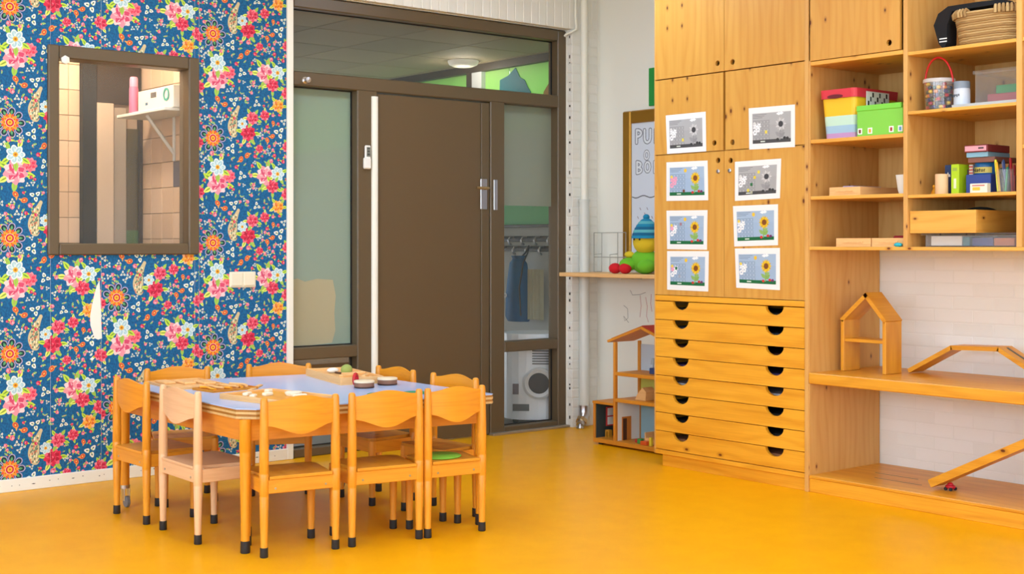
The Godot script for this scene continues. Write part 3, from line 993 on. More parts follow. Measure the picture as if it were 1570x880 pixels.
	for e in [[-0.12, -0.12], [0.12, -0.12], [-0.12, 0.12], [0.12, 0.12]]:
		var ft := Shape.new()
		ft.lathe([Vector2(0.02, 0.0), Vector2(0.022, 0.03)], 10, Vector3(e[0], 0, e[1]))
		part(ap, "foot", ft.done(), M.rubber)
	var cb := thing("hall_bench", "low wooden bench in the hall behind the low pane", "bench", Vector3(-1.0, 0, -0.95))
	slab(cb, "bench_seat", Vector3(-0.42, 0.40, -0.16), Vector3(0.7, 0.44, 0.2), M.old_wood, 0.004, 0)
	for x in [-0.38, 0.64]:
		slab(cb, "bench_end", Vector3(x, 0.0, -0.15), Vector3(x + 0.03, 0.40, 0.19), M.old_wood, 0.003)
	slab(cb, "back_board", Vector3(-0.42, 0.44, -0.16), Vector3(0.22, 0.64, -0.14), M.old_wood, 0.003, 0)

func quick_box(lo: Vector3, hi: Vector3, b := 0.003, grain := 1) -> ArrayMesh:
	var s := wd(grain)
	s.cube(lo, hi, b)
	return s.done()

# ---------------------------------------------------------------- tiled washroom behind the hatch
func build_washroom():
	var w := setting("wall_washroom", "beige tiled washroom walls behind the internal window", "wall")
	var grout := plain(rgb(170, 148, 128), 0.8)
	slab(w, "wall_core", Vector3(-3.3, 0.0, -1.12), Vector3(-1.76, 2.5, -1.01), grout)
	slab(w, "wall_core", Vector3(-1.87, 0.0, -1.01), Vector3(-1.76, 2.5, -0.12), grout)
	slab(w, "wall_core", Vector3(-3.4, 0.0, -1.12), Vector3(-3.3, 2.5, -0.12), grout)
	slab(setting("ceiling_washroom", "white ceiling of the washroom", "ceiling"), "ceiling_sheet", Vector3(-3.4, 2.5, -1.12), Vector3(-1.76, 2.6, -0.12), M.white)
	slab(setting("floor_washroom", "grey washroom floor", "floor"), "floor_sheet", Vector3(-3.4, -0.1, -1.12), Vector3(-1.76, 0.0, -0.12), plain(rgb(150, 142, 130), 0.5))
	var tm := [plain(rgb(226, 196, 166), 0.16), plain(rgb(220, 190, 160), 0.16), plain(rgb(230, 202, 174), 0.16)]
	var dark := plain(rgb(96, 96, 112), 0.16)
	var tb := Shape.new()
	tb.box(Vector3.ZERO, Vector3(0.144, 0.144, 0.008), 0.002)
	var tbm := tb.done()
	var tn := Shape.new()
	tn.box(Vector3.ZERO, Vector3(0.066, 0.144, 0.008), 0.002)
	var tnm := tn.done()
	for j in 10:
		var y := 1.13 + j * 0.147
		part(w, "tile", tbm, tm[(j * 2) % 3] if j != 2 else tm[0], Vector3(-2.39, y, -1.006))
		part(w, "tile", tnm, tm[(j + 1) % 3], Vector3(-2.284, y, -1.006))
		part(w, "tile", tbm, dark if j == 2 else tm[j % 3], Vector3(-2.537, y, -1.006))
		part(w, "tile", tbm, tm[(j + 2) % 3], Vector3(-2.684, y, -1.006))
	var ts := Shape.new()
	ts.box(Vector3.ZERO, Vector3(0.008, 0.144, 0.144), 0.002)
	var tsm := ts.done()
	for j in 10:
		for i in 6:
			part(w, "tile", tsm, dark if j == 3 and i == 3 else tm[(i + j * 2) % 3], Vector3(-1.874, 1.155 + j * 0.147, -0.935 + i * 0.147))
	slab(w, "dark_post", Vector3(-2.250, 0.0, -1.01), Vector3(-2.165, 2.5, -0.96), M.black, 0.003)
	slab(w, "dark_head", Vector3(-2.165, 2.02, -1.01), Vector3(-1.888, 2.5, -0.985), plain(rgb(52, 42, 36), 0.4))
	var dr := setting("door_2", "pale cabinet door with glass panel in the washroom", "door")
	slab(dr, "door_panel", Vector3(-2.163, 0.0, -1.01), Vector3(-2.06, 2.02, -0.965), plain(rgb(206, 186, 164), 0.4), 0.004)
	slab(dr, "door_stile", Vector3(-2.058, 0.0, -1.01), Vector3(-1.975, 2.0, -0.985), plain(rgb(164, 152, 138), 0.4), 0.004)
	slab(dr, "glass_panel", Vector3(-1.975, 0.9, -1.009), Vector3(-1.90, 1.88, -0.998), plain(rgb(84, 72, 40), 0.15))
	slab(dr, "glass_panel", Vector3(-1.975, 0.9, -0.998), Vector3(-1.90, 1.28, -0.995), plain(rgb(78, 104, 58), 0.15))
	slab(dr, "door_post", Vector3(-1.90, 0.0, -1.01), Vector3(-1.882, 2.02, -0.97), plain(rgb(60, 44, 36), 0.4))
	var sh := thing("bracket_shelf", "white shelf on a white bracket behind the internal window", "shelf", Vector3(-1.878, 1.93, -0.60))
	slab(sh, "shelf_board", Vector3(-0.22, -0.009, -0.24), Vector3(0.0, 0.009, 0.40), M.white, 0.003)
	var br := Shape.new()
	br.tube([Vector3(-0.004, -0.22, 0.06), Vector3(-0.17, -0.01, 0.06)], 0.011, 4)
	br.tube([Vector3(-0.006, -0.26, 0.06), Vector3(-0.006, -0.01, 0.06)], 0.010, 4)
	part(sh, "bracket", br.done(), M.white)
	var bx := thing("cardboard_box", "white printed box on the white bracket shelf", "box", Vector3(-1.985, 1.939, -0.42))
	slab(bx, "carton", Vector3(-0.07, 0.0, -0.22), Vector3(0.07, 0.12, 0.24), plain(rgb(238, 230, 216), 0.6), 0.002)
	slab(bx, "print_block", Vector3(-0.0712, 0.07, -0.05), Vector3(-0.0698, 0.10, 0.02), plain(rgb(96, 92, 90), 0.6))
	slab(bx, "print_block", Vector3(-0.0712, 0.035, -0.12), Vector3(-0.0698, 0.05, -0.09), plain(rgb(70, 100, 130), 0.6))
	var ring := Shape.new()
	ring.xf = Transform3D(Basis(Vector3(0, 0, 1), PI / 2), Vector3(-0.071, 0.075, 0.15))
	ring.lathe([Vector2(0.036, 0.0), Vector2(0.036, 0.003), Vector2(0.024, 0.003), Vector2(0.024, 0.0)], 18)
	part(bx, "round_print", ring.done(), plain(rgb(60, 156, 140), 0.6))
	var bt := Shape.new()
	bt.lathe([Vector2(0, 0), Vector2(0.026, 0.0), Vector2(0.026, 0.14), Vector2(0.022, 0.155)], 14)
	var bot := thing("spray_bottle", "pink cylindrical bottle on the white bracket shelf", "bottle", Vector3(-2.055, 1.939, -0.70))
	part(bot, "can", bt.done(), plain(rgb(214, 110, 146), 0.4))
	var cp := Shape.new()
	cp.lathe([Vector2(0.023, 0.155), Vector2(0.023, 0.20), Vector2(0.018, 0.21), Vector2(0, 0.21)], 14)
	part(bot, "cap", cp.done(), plain(rgb(224, 150, 180), 0.4))
	var lamp := thing("added_washroom_lamp", "unseen round ceiling lamp added to light the washroom", "lamp", Vector3(-2.45, 2.5, -0.45))
	var s := Shape.new()  # lamp out of view, added to light the washroom
	s.lathe([Vector2(0, -0.06), Vector2(0.09, -0.055), Vector2(0.13, -0.03), Vector2(0.14, 0.0)], 18)
	var glow := plain(rgb(250, 240, 220), 0.5)
	glow.emission_enabled = true
	glow.emission = Color(1, 0.92, 0.8)
	glow.emission_energy_multiplier = 2.0
	part(lamp, "dome", s.done(), glow)
	var l := OmniLight3D.new()
	l.name = "bulb"
	lamp.add_child(l)
	l.position = Vector3(0, -0.03, 0)
	l.light_energy = 0.95
	l.light_color = Color(1, 0.92, 0.82)
	l.omni_range = 20.0
	l.omni_attenuation = 2.0
	l.light_size = 0.1
	l.shadow_enabled = true

# ---------------------------------------------------------------- pine cupboards (fronts at x = 0)
# a door leaf in the plane x = 0 with a round finger hole
func holed_leaf(z0: float, z1: float, y0: float, y1: float, hz: float, hy: float, r: float, thick := 0.018) -> ArrayMesh:
	var s := wd(1)
	var a := r * 1.6
	for x in [[0.0, Vector3(-1, 0, 0)], [thick, Vector3(1, 0, 0)]]:
		for q in [[z0, hz - a, y0, y1], [hz + a, z1, y0, y1], [hz - a, hz + a, y0, hy - a], [hz - a, hz + a, hy + a, y1]]:
			s.quad(Vector3(x[0], q[2], q[0]), Vector3(x[0], q[2], q[1]), Vector3(x[0], q[3], q[1]), Vector3(x[0], q[3], q[0]), x[1])
		for k in 16:
			var t0 := TAU * k / 16
			var t1 := TAU * (k + 1) / 16
			var c0 := Vector2(cos(t0), sin(t0))
			var c1 := Vector2(cos(t1), sin(t1))
			var o0 := c0 * a / maxf(absf(c0.x), absf(c0.y))
			var o1 := c1 * a / maxf(absf(c1.x), absf(c1.y))
			s.quad(Vector3(x[0], hy + c0.y * r, hz + c0.x * r), Vector3(x[0], hy + c1.y * r, hz + c1.x * r), Vector3(x[0], hy + o1.y, hz + o1.x), Vector3(x[0], hy + o0.y, hz + o0.x), x[1])
	for k in 16:
		var t0 := TAU * k / 16
		var t1 := TAU * (k + 1) / 16
		s.quad(Vector3(0, hy + sin(t0) * r, hz + cos(t0) * r), Vector3(0, hy + sin(t1) * r, hz + cos(t1) * r), Vector3(thick, hy + sin(t1) * r, hz + cos(t1) * r), Vector3(thick, hy + sin(t0) * r, hz + cos(t0) * r), Vector3(0, -sin(t0 + 0.2), -cos(t0 + 0.2)))
	for q in [[z0, y0, z1, y0, Vector3(0, -1, 0)], [z0, y1, z1, y1, Vector3(0, 1, 0)], [z0, y0, z0, y1, Vector3(0, 0, -1)], [z1, y0, z1, y1, Vector3(0, 0, 1)]]:
		s.quad(Vector3(0, q[1], q[0]), Vector3(0, q[3], q[2]), Vector3(thick, q[3], q[2]), Vector3(thick, q[1], q[0]), q[4])
	return s.done()

func build_cupboards():
	var D := 0.565
	var t := thing("tall_cupboard", "tall pine cupboard with six doors over eight drawers with scooped grips", "cupboard")
	slab(t, "side_panel", Vector3(0.0, 0.062, 1.412), Vector3(D, 2.80, 1.420), M.pine_panel, 0.001)
	slab(t, "side_panel", Vector3(-0.004, 0.0, 2.432), Vector3(D, 2.80, 2.454), M.pine_panel, 0.001)
	slab(t, "back_panel", Vector3(D - 0.01, 0.062, 1.420), Vector3(D, 2.80, 2.432), M.drawer)
	slab(t, "divider", Vector3(0.07, 0.92, 1.906), Vector3(D - 0.01, 2.80, 1.922), M.pine_panel)
	for y in [2.075, 1.672, 0.893]:
		slab(t, "inner_shelf", Vector3(0.02, y, 1.420), Vector3(D - 0.01, y + 0.012, 2.432), M.pine_shelf, 0.0, 2)
	slab(t, "top_panel", Vector3(0.0, 2.785, 1.412), Vector3(D, 2.80, 2.454), M.pine_shelf, 0.0, 2)
	slab(t, "rail", Vector3(0.0, 0.893, 1.420), Vector3(0.02, 0.922, 2.430), M.drawer, 0.002, 2)
	slab(t, "base_board", Vector3(0.0, 0.062, 1.416), Vector3(D, 0.086, 2.430), M.drawer, 0.002, 2)
	slab(t, "plinth", Vector3(0.012, 0.0, 1.462), Vector3(0.03, 0.062, 2.432), M.drawer, 0.001, 2)
	var leaves_ := [[1.421, 1.9115, 2.091, 2.79, 1.868, 2.135], [1.9145, 2.430, 2.091, 2.79, 1.970, 2.131],
		[1.421, 1.906, 1.683, 2.085, 1.846, 1.724], [1.922, 2.430, 1.683, 2.085, 1.970, 1.720],
		[1.421, 1.9115, 0.925, 1.677, 1.872, 1.632], [1.9145, 2.430, 0.925, 1.677, 1.957, 1.627]]
	for q in leaves_:
		part(t, "door", holed_leaf(q[0], q[1], q[2], q[3], q[4], q[5], 0.0145), M.pine_door)
	for z in [1.874, 1.952]:
		var lk := Shape.new()
		lk.xf = Transform3D(Basis(Vector3(0, 0, 1), PI / 2), Vector3(0.0, 1.575, z))
		lk.lathe([Vector2(0.011, 0.0), Vector2(0.011, 0.004), Vector2(0.008, 0.006), Vector2(0, 0.006)], 12)
		part(t, "lock", lk.done(), M.steel)
	# drawers
	var filler := [plain(rgb(40, 36, 36), 0.8), plain(rgb(40, 60, 84), 0.7), plain(rgb(60, 24, 26), 0.7), plain(rgb(66, 48, 104), 0.7), plain(rgb(176, 184, 196), 0.7), plain(rgb(28, 30, 34), 0.7), plain(rgb(30, 30, 34), 0.7), plain(rgb(172, 120, 84), 0.7)]
	for k in 8:
		var y1 := 0.889 - k * 0.1003
		var y0 := y1 - 0.0968
		var d := Node3D.new()
		d.name = "drawer"
		t.add_child(d, true)
		var poly := PackedVector2Array([Vector2(1.422, y0), Vector2(2.429, y0), Vector2(2.429, y1)])
		for hz in [2.243, 1.607]:
			for i in 11:
				var a := PI * i / 10
				poly.append(Vector2(hz + cos(a) * 0.058, y1 - sin(a) * 0.043))
		poly.append(Vector2(1.422, y1))
		var s := wd(2)
		s.prism(poly, 0, 0.0, 0.018)
		part(d, "drawer_front", s.done(), M.drawer)
		var trayp := wd(2)
		trayp.cube(Vector3(0.018, y0 + 0.006, 1.44), Vector3(0.50, y0 + 0.014, 2.41))
		trayp.cube(Vector3(0.018, y0 + 0.006, 1.44), Vector3(0.50, y0 + 0.07, 1.45))
		trayp.cube(Vector3(0.018, y0 + 0.006, 2.40), Vector3(0.50, y0 + 0.07, 2.41))
		trayp.cube(Vector3(0.49, y0 + 0.006, 1.45), Vector3(0.50, y0 + 0.07, 2.40))
		part(d, "drawer_tray", trayp.done(), M.drawer)
		meta(slab(d, "drawer_contents", Vector3(0.05, y0 + 0.014, 1.47), Vector3(0.46, y0 + 0.06, 2.38), filler[k]), "things lying in the drawer")

	# open shelf unit hung on the wall beside it
	var u := thing("shelf_cabinet", "pine hanging cabinet with open shelves and one closed top door", "cabinet")
	slab(u, "base_shelf", Vector3(0.0, 1.170, 2.4545), Vector3(D, 1.186, 4.30), M.pine_shelf, 0.002, 2)
	slab(u, "side_panel", Vector3(0.0, 1.186, 2.4545), Vector3(D, 2.80, 2.4625), M.pine_panel, 0.001)
	slab(u, "upright", Vector3(0.0, 1.186, 2.984), Vector3(D, 2.80, 3.006), M.pine_panel, 0.001)
	slab(u, "upright", Vector3(0.0, 1.186, 3.536), Vector3(D, 2.80, 3.562), M.pine_panel, 0.001)
	slab(u, "upright", Vector3(0.0, 1.186, 4.278), Vector3(D, 2.80, 4.30), M.pine_panel, 0.001)
	slab(u, "back_panel", Vector3(D - 0.012, 1.186, 2.4625), Vector3(D, 2.80, 4.278), M.pine_back)
	slab(u, "top_panel", Vector3(0.0, 2.785, 2.4545), Vector3(D, 2.80, 4.30), M.pine_shelf, 0.0, 2)
	for q in [[2.4625, 2.984, 2.060, 0.020], [2.4625, 2.984, 1.684, 0.018], [2.4625, 2.984, 1.412, 0.017], [3.006, 3.536, 2.050, 0.016], [3.006, 3.536, 1.783, 0.015], [3.006, 3.536, 1.406, 0.015],
			[3.562, 4.278, 2.050, 0.016], [3.562, 4.278, 1.60, 0.016]]:
		slab(u, "shelf", Vector3(0.002, q[2], q[0]), Vector3(D - 0.012, q[2] + q[3], q[1]), M.pine_shelf, 0.002, 2)
	part(u, "door", holed_leaf(2.456, 2.966, 2.083, 2.79, 2.909, 2.120, 0.0145), M.pine_door)

	# low bench and platform under the wall cabinet
	var b := thing("window_bench", "long pine bench top above a low pine platform along the wall", "bench")
	slab(b, "bench_top", Vector3(-0.004, 0.524, 2.4545), Vector3(D, 0.577, 4.30), M.bench, 0.004, 2)
	slab(b, "end_panel", Vector3(0.0, 0.577, 2.4545), Vector3(D, 1.1695, 2.460), M.pine_panel)
	slab(b, "end_panel", Vector3(0.0, 0.082, 2.4545), Vector3(D, 0.524, 2.460), M.pine_panel)
	slab(b, "platform", Vector3(0.0, 0.066, 2.4545), Vector3(D, 0.082, 4.30), M.bench, 0.003, 2)
	slab(b, "platform_front", Vector3(0.004, 0.0, 2.4545), Vector3(0.024, 0.066, 4.30), M.drawer, 0.002, 2)
	var gap := Shape.new()
	gap.cube(Vector3(0.30, 0.0815, 2.62), Vector3(0.307, 0.0824, 2.86))
	gap.cube(Vector3(0.18, 0.0815, 2.70), Vector3(0.187, 0.0824, 2.96))
	part(b, "grey_tape", gap.done(), plain(rgb(98, 98, 92), 0.6))

# ---------------------------------------------------------------- table
func lerp_poly(q: Array, inset: float, cut: float) -> PackedVector2Array:
	var c := Vector2.ZERO
	for p in q: c += p / q.size()
	var r := PackedVector2Array()
	for k in q.size():
		var p: Vector2 = q[k]
		var a: Vector2 = q[(k - 1 + q.size()) % q.size()]
		var b: Vector2 = q[(k + 1) % q.size()]
		p += (c - p).normalized() * inset * 1.41
		var e := cut * (0.35 if k == 1 else 1.0)
		r.append(p + (a - p).normalized() * e)
		r.append(p + (b - p).normalized() * e)
	return r

const TABLE := [Vector2(-2.742, 1.895), Vector2(-1.646, 2.088), Vector2(-1.642, 0.86), Vector2(-2.735, 0.665)]

func build_table():
	var t := thing("play_table", "low wooden play table with blue laminate top and chamfered corners", "table")
	var s := wd(0)
	s.prism(lerp_poly(TABLE, 0.0, 0.055), 1, 0.556, 0.560)
	part(t, "laminate_top", s.done(), M.laminate)
	for k in 4:
		var l := wd(0)
		l.prism(lerp_poly(TABLE, 0.001 if k % 2 else 0.0, 0.055), 1, 0.520 + k * 0.009, 0.529 + k * 0.009)
		part(t, "plywood_layer", l.done(), [M.ply_light, M.ply_dark][k % 2])
	var corner := []
	var c := Vector2.ZERO
	for p in TABLE: c += p / 4.0
	for p in TABLE: corner.append(p + (c - p).normalized() * 0.072)
	corner[0] = Vector2(-2.716, 1.868)
	corner[3] = Vector2(-2.705, 0.697)
	for k in 4:
		var a: Vector2 = corner[k]
		var b: Vector2 = corner[(k + 1) % 4]
		var d := (b - a).normalized()
		var n := Vector2(-d.y, d.x) * 0.010
		var pl := PackedVector2Array([a + n, b + n, b - n, a - n])
		var s2 := wd(0 if absf(d.x) > 0.5 else 2)
		s2.prism(pl, 1, 0.435, 0.520)
		part(t, "apron", s2.done(), M.apron)
	for k in 4:
		var at := Vector3(corner[k].x, 0, corner[k].y)
		var leg := Shape.new(1, Vector2(rng.randf(), rng.randf()))
		if k < 2:
			leg.lathe([Vector2(0.0165, 0.045), Vector2(0.019, 0.2), Vector2(0.0225, 0.39), Vector2(0.0225, 0.395), Vector2(0.0235, 0.397), Vector2(0.0235, 0.52)], 16)
		else:
			leg.lathe([Vector2(0.021, 0.10), Vector2(0.0225, 0.39), Vector2(0.0235, 0.397), Vector2(0.0235, 0.52)], 16)
		var lo := part(t, "leg", leg.done(), M.chair_back, at)
		if k < 2:
			var cap := Shape.new()
			cap.lathe([Vector2(0, 0.0), Vector2(0.018, 0.0), Vector2(0.0195, 0.004), Vector2(0.0185, 0.046), Vector2(0.0165, 0.047)], 16)
			part(lo, "foot_cap", cap.done(), M.rubber)
		else:
			var cs := Shape.new()
			cs.lathe([Vector2(0, 0.085), Vector2(0.024, 0.085), Vector2(0.024, 0.10), Vector2(0, 0.10)], 14)
			cs.cube(Vector3(-0.014, 0.03, -0.005), Vector3(-0.010, 0.085, 0.03), 0.001)
			cs.cube(Vector3(0.010, 0.03, -0.005), Vector3(0.014, 0.085, 0.03), 0.001)
			part(lo, "caster_fork", cs.done(), M.steel)
			var wh := Shape.new()
			wh.xf = Transform3D(Basis(Vector3(0, 0, 1), PI / 2), Vector3(0.009, 0.026, 0.022))
			wh.lathe([Vector2(0, 0.0), Vector2(0.022, 0.0), Vector2(0.026, 0.003), Vector2(0.026, 0.015), Vector2(0.022, 0.018), Vector2(0, 0.018)], 18)
			part(lo, "caster_wheel", wh.done(), plain(rgb(120, 122, 124), 0.5))

# ---------------------------------------------------------------- children's chairs
var post_mesh: ArrayMesh
var leg_mesh: ArrayMesh
var cap_mesh: ArrayMesh

func chair(a: Vector2, b: Vector2, face: Vector2, deep: float, label: String, pale := false) -> Node3D:
	var mid := (a + b) / 2
	var w := a.distance_to(b)
	var d := (b - a).normalized()
	var n := Vector2(-d.y, d.x)
	if n.dot(face) < 0: n = -n
	var t := thing("child_chair", label, "chair", Vector3(mid.x, 0, mid.y), atan2(n.x, n.y), "small wooden chairs around the play table")
	var mf: Material = M.chair_pale if pale else M.chair
	var h := w / 2
	if post_mesh == null:
		var s := Shape.new(1)
		s.lathe([Vector2(0.0128, 0.036), Vector2(0.0155, 0.13), Vector2(0.0178, 0.232), Vector2(0.0172, 0.234), Vector2(0.0180, 0.236), Vector2(0.0184, 0.318), Vector2(0.0177, 0.320), Vector2(0.0184, 0.322), Vector2(0.0180, 0.44), Vector2(0.0158, 0.54), Vector2(0.0142, 0.598), Vector2(0.0125, 0.606), Vector2(0.008, 0.610), Vector2(0, 0.611)], 16)
		post_mesh = s.done()
		var l := Shape.new(1, Vector2(0.4, 0.2))
		l.lathe([Vector2(0.0128, 0.036), Vector2(0.0150, 0.12), Vector2(0.0172, 0.22), Vector2(0.0175, 0.296)], 14)
		leg_mesh = l.done()
		var c := Shape.new()
		c.lathe([Vector2(0, 0.0), Vector2(0.0145, 0.0), Vector2(0.0160, 0.003), Vector2(0.0155, 0.037), Vector2(0.0128, 0.038)], 14)
		cap_mesh = c.done()
	for sx in [-1, 1]:
		part(part(t, "post", post_mesh, mf, Vector3(sx * h, 0, 0)), "foot_cap", cap_mesh, M.rubber)
		part(part(t, "leg", leg_mesh, M.chair_pale if pale else M.chair_leg, Vector3(sx * (h - 0.012), 0, deep)), "foot_cap", cap_mesh, M.rubber)
	# seat: a board with rounded corners
	var sp := PackedVector2Array()
	for q in [[h + 0.004, deep + 0.022, 0], [-h - 0.004, deep + 0.022, 1]]:
		for k in 5:
			var an: float = (q[2] + k / 4.0) * PI / 2
			sp.append(Vector2(q[0] - signf(q[0]) * 0.035, q[1] - 0.035) + Vector2(cos(an), sin(an)) * 0.035)
	sp.append(Vector2(-h + 0.019, 0.012))
	sp.append(Vector2(-h + 0.019, -0.012))
	sp.append(Vector2(h - 0.019, -0.012))
	sp.append(Vector2(h - 0.019, 0.012))
	var ss := wd(2)
	ss.prism(sp, 1, 0.297, 0.309)
	part(t, "seat", ss.done(), M.seat_pale if pale else M.seat)
	var edge := wd(0)
	edge.cube(Vector3(-h + 0.017, 0.297, -0.016), Vector3(h - 0.017, 0.3095, -0.011), 0.002)
	part(t, "seat_edge", edge.done(), mf)
	slab(t, "apron", Vector3(-h + 0.012, 0.243, -0.010), Vector3(h - 0.012, 0.297, 0.008), mf, 0.002, 0)
	slab(t, "apron", Vector3(-h + 0.010, 0.243, deep - 0.006), Vector3(h - 0.010, 0.297, deep + 0.010), mf, 0.002, 0)
	for sx in [-1.0, 1.0]:
		slab(t, "apron", Vector3(sx * (h - 0.001) - 0.008, 0.243, 0.010), Vector3(sx * (h - 0.001) + 0.008, 0.297, deep - 0.006), mf, 0.002, 2)
	var sc := Shape.new()
	sc.xf = Transform3D(Basis(Vector3(1, 0, 0), -PI / 2), Vector3(h - 0.042, 0.262, -0.010))
	sc.lathe([Vector2(0.0045, 0.0), Vector2(0.0045, 0.002), Vector2(0, 0.002)], 10)
	part(t, "screw", sc.done(), M.steel)
	sc = Shape.new()
	sc.xf = Transform3D(Basis(Vector3(1, 0, 0), -PI / 2), Vector3(-h + 0.045, 0.262, -0.010))
	sc.lathe([Vector2(0.0045, 0.0), Vector2(0.0045, 0.002), Vector2(0, 0.002)], 10)
	part(t, "screw", sc.done(), M.steel)
	# back: bent plate with a waved upper and lower edge
	var bk := wd(0)
	var cols := 22
	var row := []
	for k in cols + 1:
		var u := -1.0 + 2.0 * k / cols
		var e := 0.5 + 0.5 * cos(u * PI)
		row.append([Vector3(u * (h - 0.006), 0, -0.020 * (1.0 - u * u)), 0.594 + 0.020 * e, 0.502 - 0.036 * e])
	for k in cols:
		var p: Array = row[k]
		var q: Array = row[k + 1]
		var dn := Vector3(-(q[0].z - p[0].z), 0, q[0].x - p[0].x).normalized()
		var f := dn * 0.005
		var up := Vector3.UP
		bk.quad(p[0] + up * p[2] + f, q[0] + up * q[2] + f, q[0] + up * q[1] + f, p[0] + up * p[1] + f, dn)
		bk.quad(p[0] + up * p[2] - f, q[0] + up * q[2] - f, q[0] + up * q[1] - f, p[0] + up * p[1] - f, -dn)
		bk.quad(p[0] + up * p[1] - f, q[0] + up * q[1] - f, q[0] + up * q[1] + f, p[0] + up * p[1] + f, Vector3(-(q[1] - p[1]), q[0].x - p[0].x, 0).normalized())
		bk.quad(p[0] + up * p[2] - f, q[0] + up * q[2] - f, q[0] + up * q[2] + f, p[0] + up * p[2] + f, Vector3(q[2] - p[2], -(q[0].x - p[0].x), 0).normalized())
	part(t, "backrest", bk.done(), M.chair_pale if pale else M.chair_back)
	return t

func build_chairs():
	var xp := Vector2(1, 0)
	var zp := Vector2(0, 1)
	chair(Vector2(-2.796, 0.825), Vector2(-2.790, 1.125), xp, 0.225, "honey wooden child chair beside the pale chair at the table end")
	chair(Vector2(-2.782, 1.272), Vector2(-2.790, 1.612), xp, 0.225, "pale pinkish unvarnished wooden child chair at the play table", true)
	chair(Vector2(-2.697, 1.982), Vector2(-2.408, 2.030), -zp, 0.23, "honey wooden child chair in front of the square game tray on the table")
	chair(Vector2(-2.338, 2.040), Vector2(-2.050, 2.092), -zp, 0.23, "honey wooden child chair in the middle of the row of three")
	var e := chair(Vector2(-2.012, 2.100), Vector2(-1.760, 2.137), -zp, 0.190, "honey wooden child chair with a round green pad on its seat")
	chair(Vector2(-2.535, 0.560), Vector2(-2.262, 0.632), zp, 0.225, "honey wooden child chair against the floral wall behind the flat puzzle trays")
	chair(Vector2(-2.050, 0.655), Vector2(-1.795, 0.790), zp, 0.20, "honey wooden child chair by the floral wall near the white upright strip")
	chair(Vector2(-1.600, 1.120), Vector2(-1.600, 1.410), -xp, 0.22, "honey wooden child chair beside the wooden drum boxes, backing on the brown door")
	chair(Vector2(-1.600, 1.572), Vector2(-1.600, 1.888), -xp, 0.17, "honey wooden child chair at the table corner nearest the cupboards")
	# round green pad on the chair at the end of the row
	var s := Shape.new()
	s.lathe([Vector2(0, 0.0), Vector2(0.088, 0.0), Vector2(0.092, 0.003), Vector2(0.088, 0.007), Vector2(0, 0.008)], 24)
	sole("seat_pad", s.done(), plain(rgb(122, 186, 54), 0.75), "round green pad lying on a chair seat", "seat pad", e.transform * Vector3(0.02, 0.3095, 0.10))

# ---------------------------------------------------------------- things on the walls
func stroke(pts: Array, r: float, c: Color):
	for k in pts.size() - 1:
		var a: Vector2 = pts[k]
		var b: Vector2 = pts[k + 1]
		var n := int(a.distance_to(b) / (r * 0.5)) + 1
		for i in n + 1:
			var p := a.lerp(b, float(i) / n)
			var q := PackedVector2Array()
			for j in 8: q.append(p + Vector2(cos(j * PI / 4), sin(j * PI / 4)) * r)
			dab(q, c)

func letter(what: String, at: Vector2, s: float):
	var arc := func(c: Vector2, r: Vector2, a0: float, a1: float) -> Array:
		var o := []
		for k in 11:
			var a := lerpf(a0, a1, k / 10.0)
			o.append(at + (c + Vector2(cos(a), sin(a)) * r) * s)
		return o
	var ln := func(a: Vector2, b: Vector2) -> Array: return [at + a * s, at + b * s]
	var all := []
	match what:
		"P": all = [ln.call(Vector2(0, 0), Vector2(0, 1)), arc.call(Vector2(0.05, 0.26), Vector2(0.4, 0.26), -PI / 2, PI / 2)]
		"U": all = [ln.call(Vector2(0, 0), Vector2(0, 0.6)), arc.call(Vector2(0.28, 0.62), Vector2(0.28, 0.36), PI, 0.0), ln.call(Vector2(0.56, 0), Vector2(0.56, 0.6))]
		"K": all = [ln.call(Vector2(0, 0), Vector2(0, 1)), ln.call(Vector2(0.5, 0), Vector2(0.05, 0.5)), ln.call(Vector2(0.05, 0.5), Vector2(0.55, 1))]
		"O": all = [arc.call(Vector2(0.3, 0.5), Vector2(0.3, 0.48), 0.0, TAU)]
		"B": all = [ln.call(Vector2(0, 0), Vector2(0, 1)), arc.call(Vector2(0.05, 0.26), Vector2(0.36, 0.24), -PI / 2, PI / 2), arc.call(Vector2(0.05, 0.74), Vector2(0.42, 0.25), -PI / 2, PI / 2)]
	for pass_ in [[s * 0.16, Color(0.36, 0.38, 0.44)], [s * 0.10, Color(0.90, 0.92, 0.95)]]:
		for a in all: stroke(a, pass_[0], pass_[1])

func poster_picture() -> ImageTexture:
	ink = Image.create(360, 480, false, Image.FORMAT_RGB8)
	ink.fill(Color(0.86, 0.89, 0.94))
	letter("P", Vector2(26, 30), 44); letter("U", Vector2(60, 32), 44); letter("K", Vector2(106, 34), 44)
	letter("O", Vector2(60, 104), 30)
	letter("B", Vector2(28, 140), 40); letter("O", Vector2(62, 142), 36); letter("B", Vector2(102, 144), 36)
	var wv := []
	for k in 40: wv.append(Vector2(8 + k * 9, 262 + 4 * sin(k * 0.9)))
	stroke(wv, 2.0, Color(0.42, 0.44, 0.48))
	for e in [[40, 300], [60, 318], [70, 300], [90, 330], [30, 330], [110, 296]]:
		stroke([Vector2(e[0], e[1]), Vector2(e[0] + 4, e[1] + 8)], 1.2, Color(0.5, 0.4, 0.44))
	return ImageTexture.create_from_image(ink)

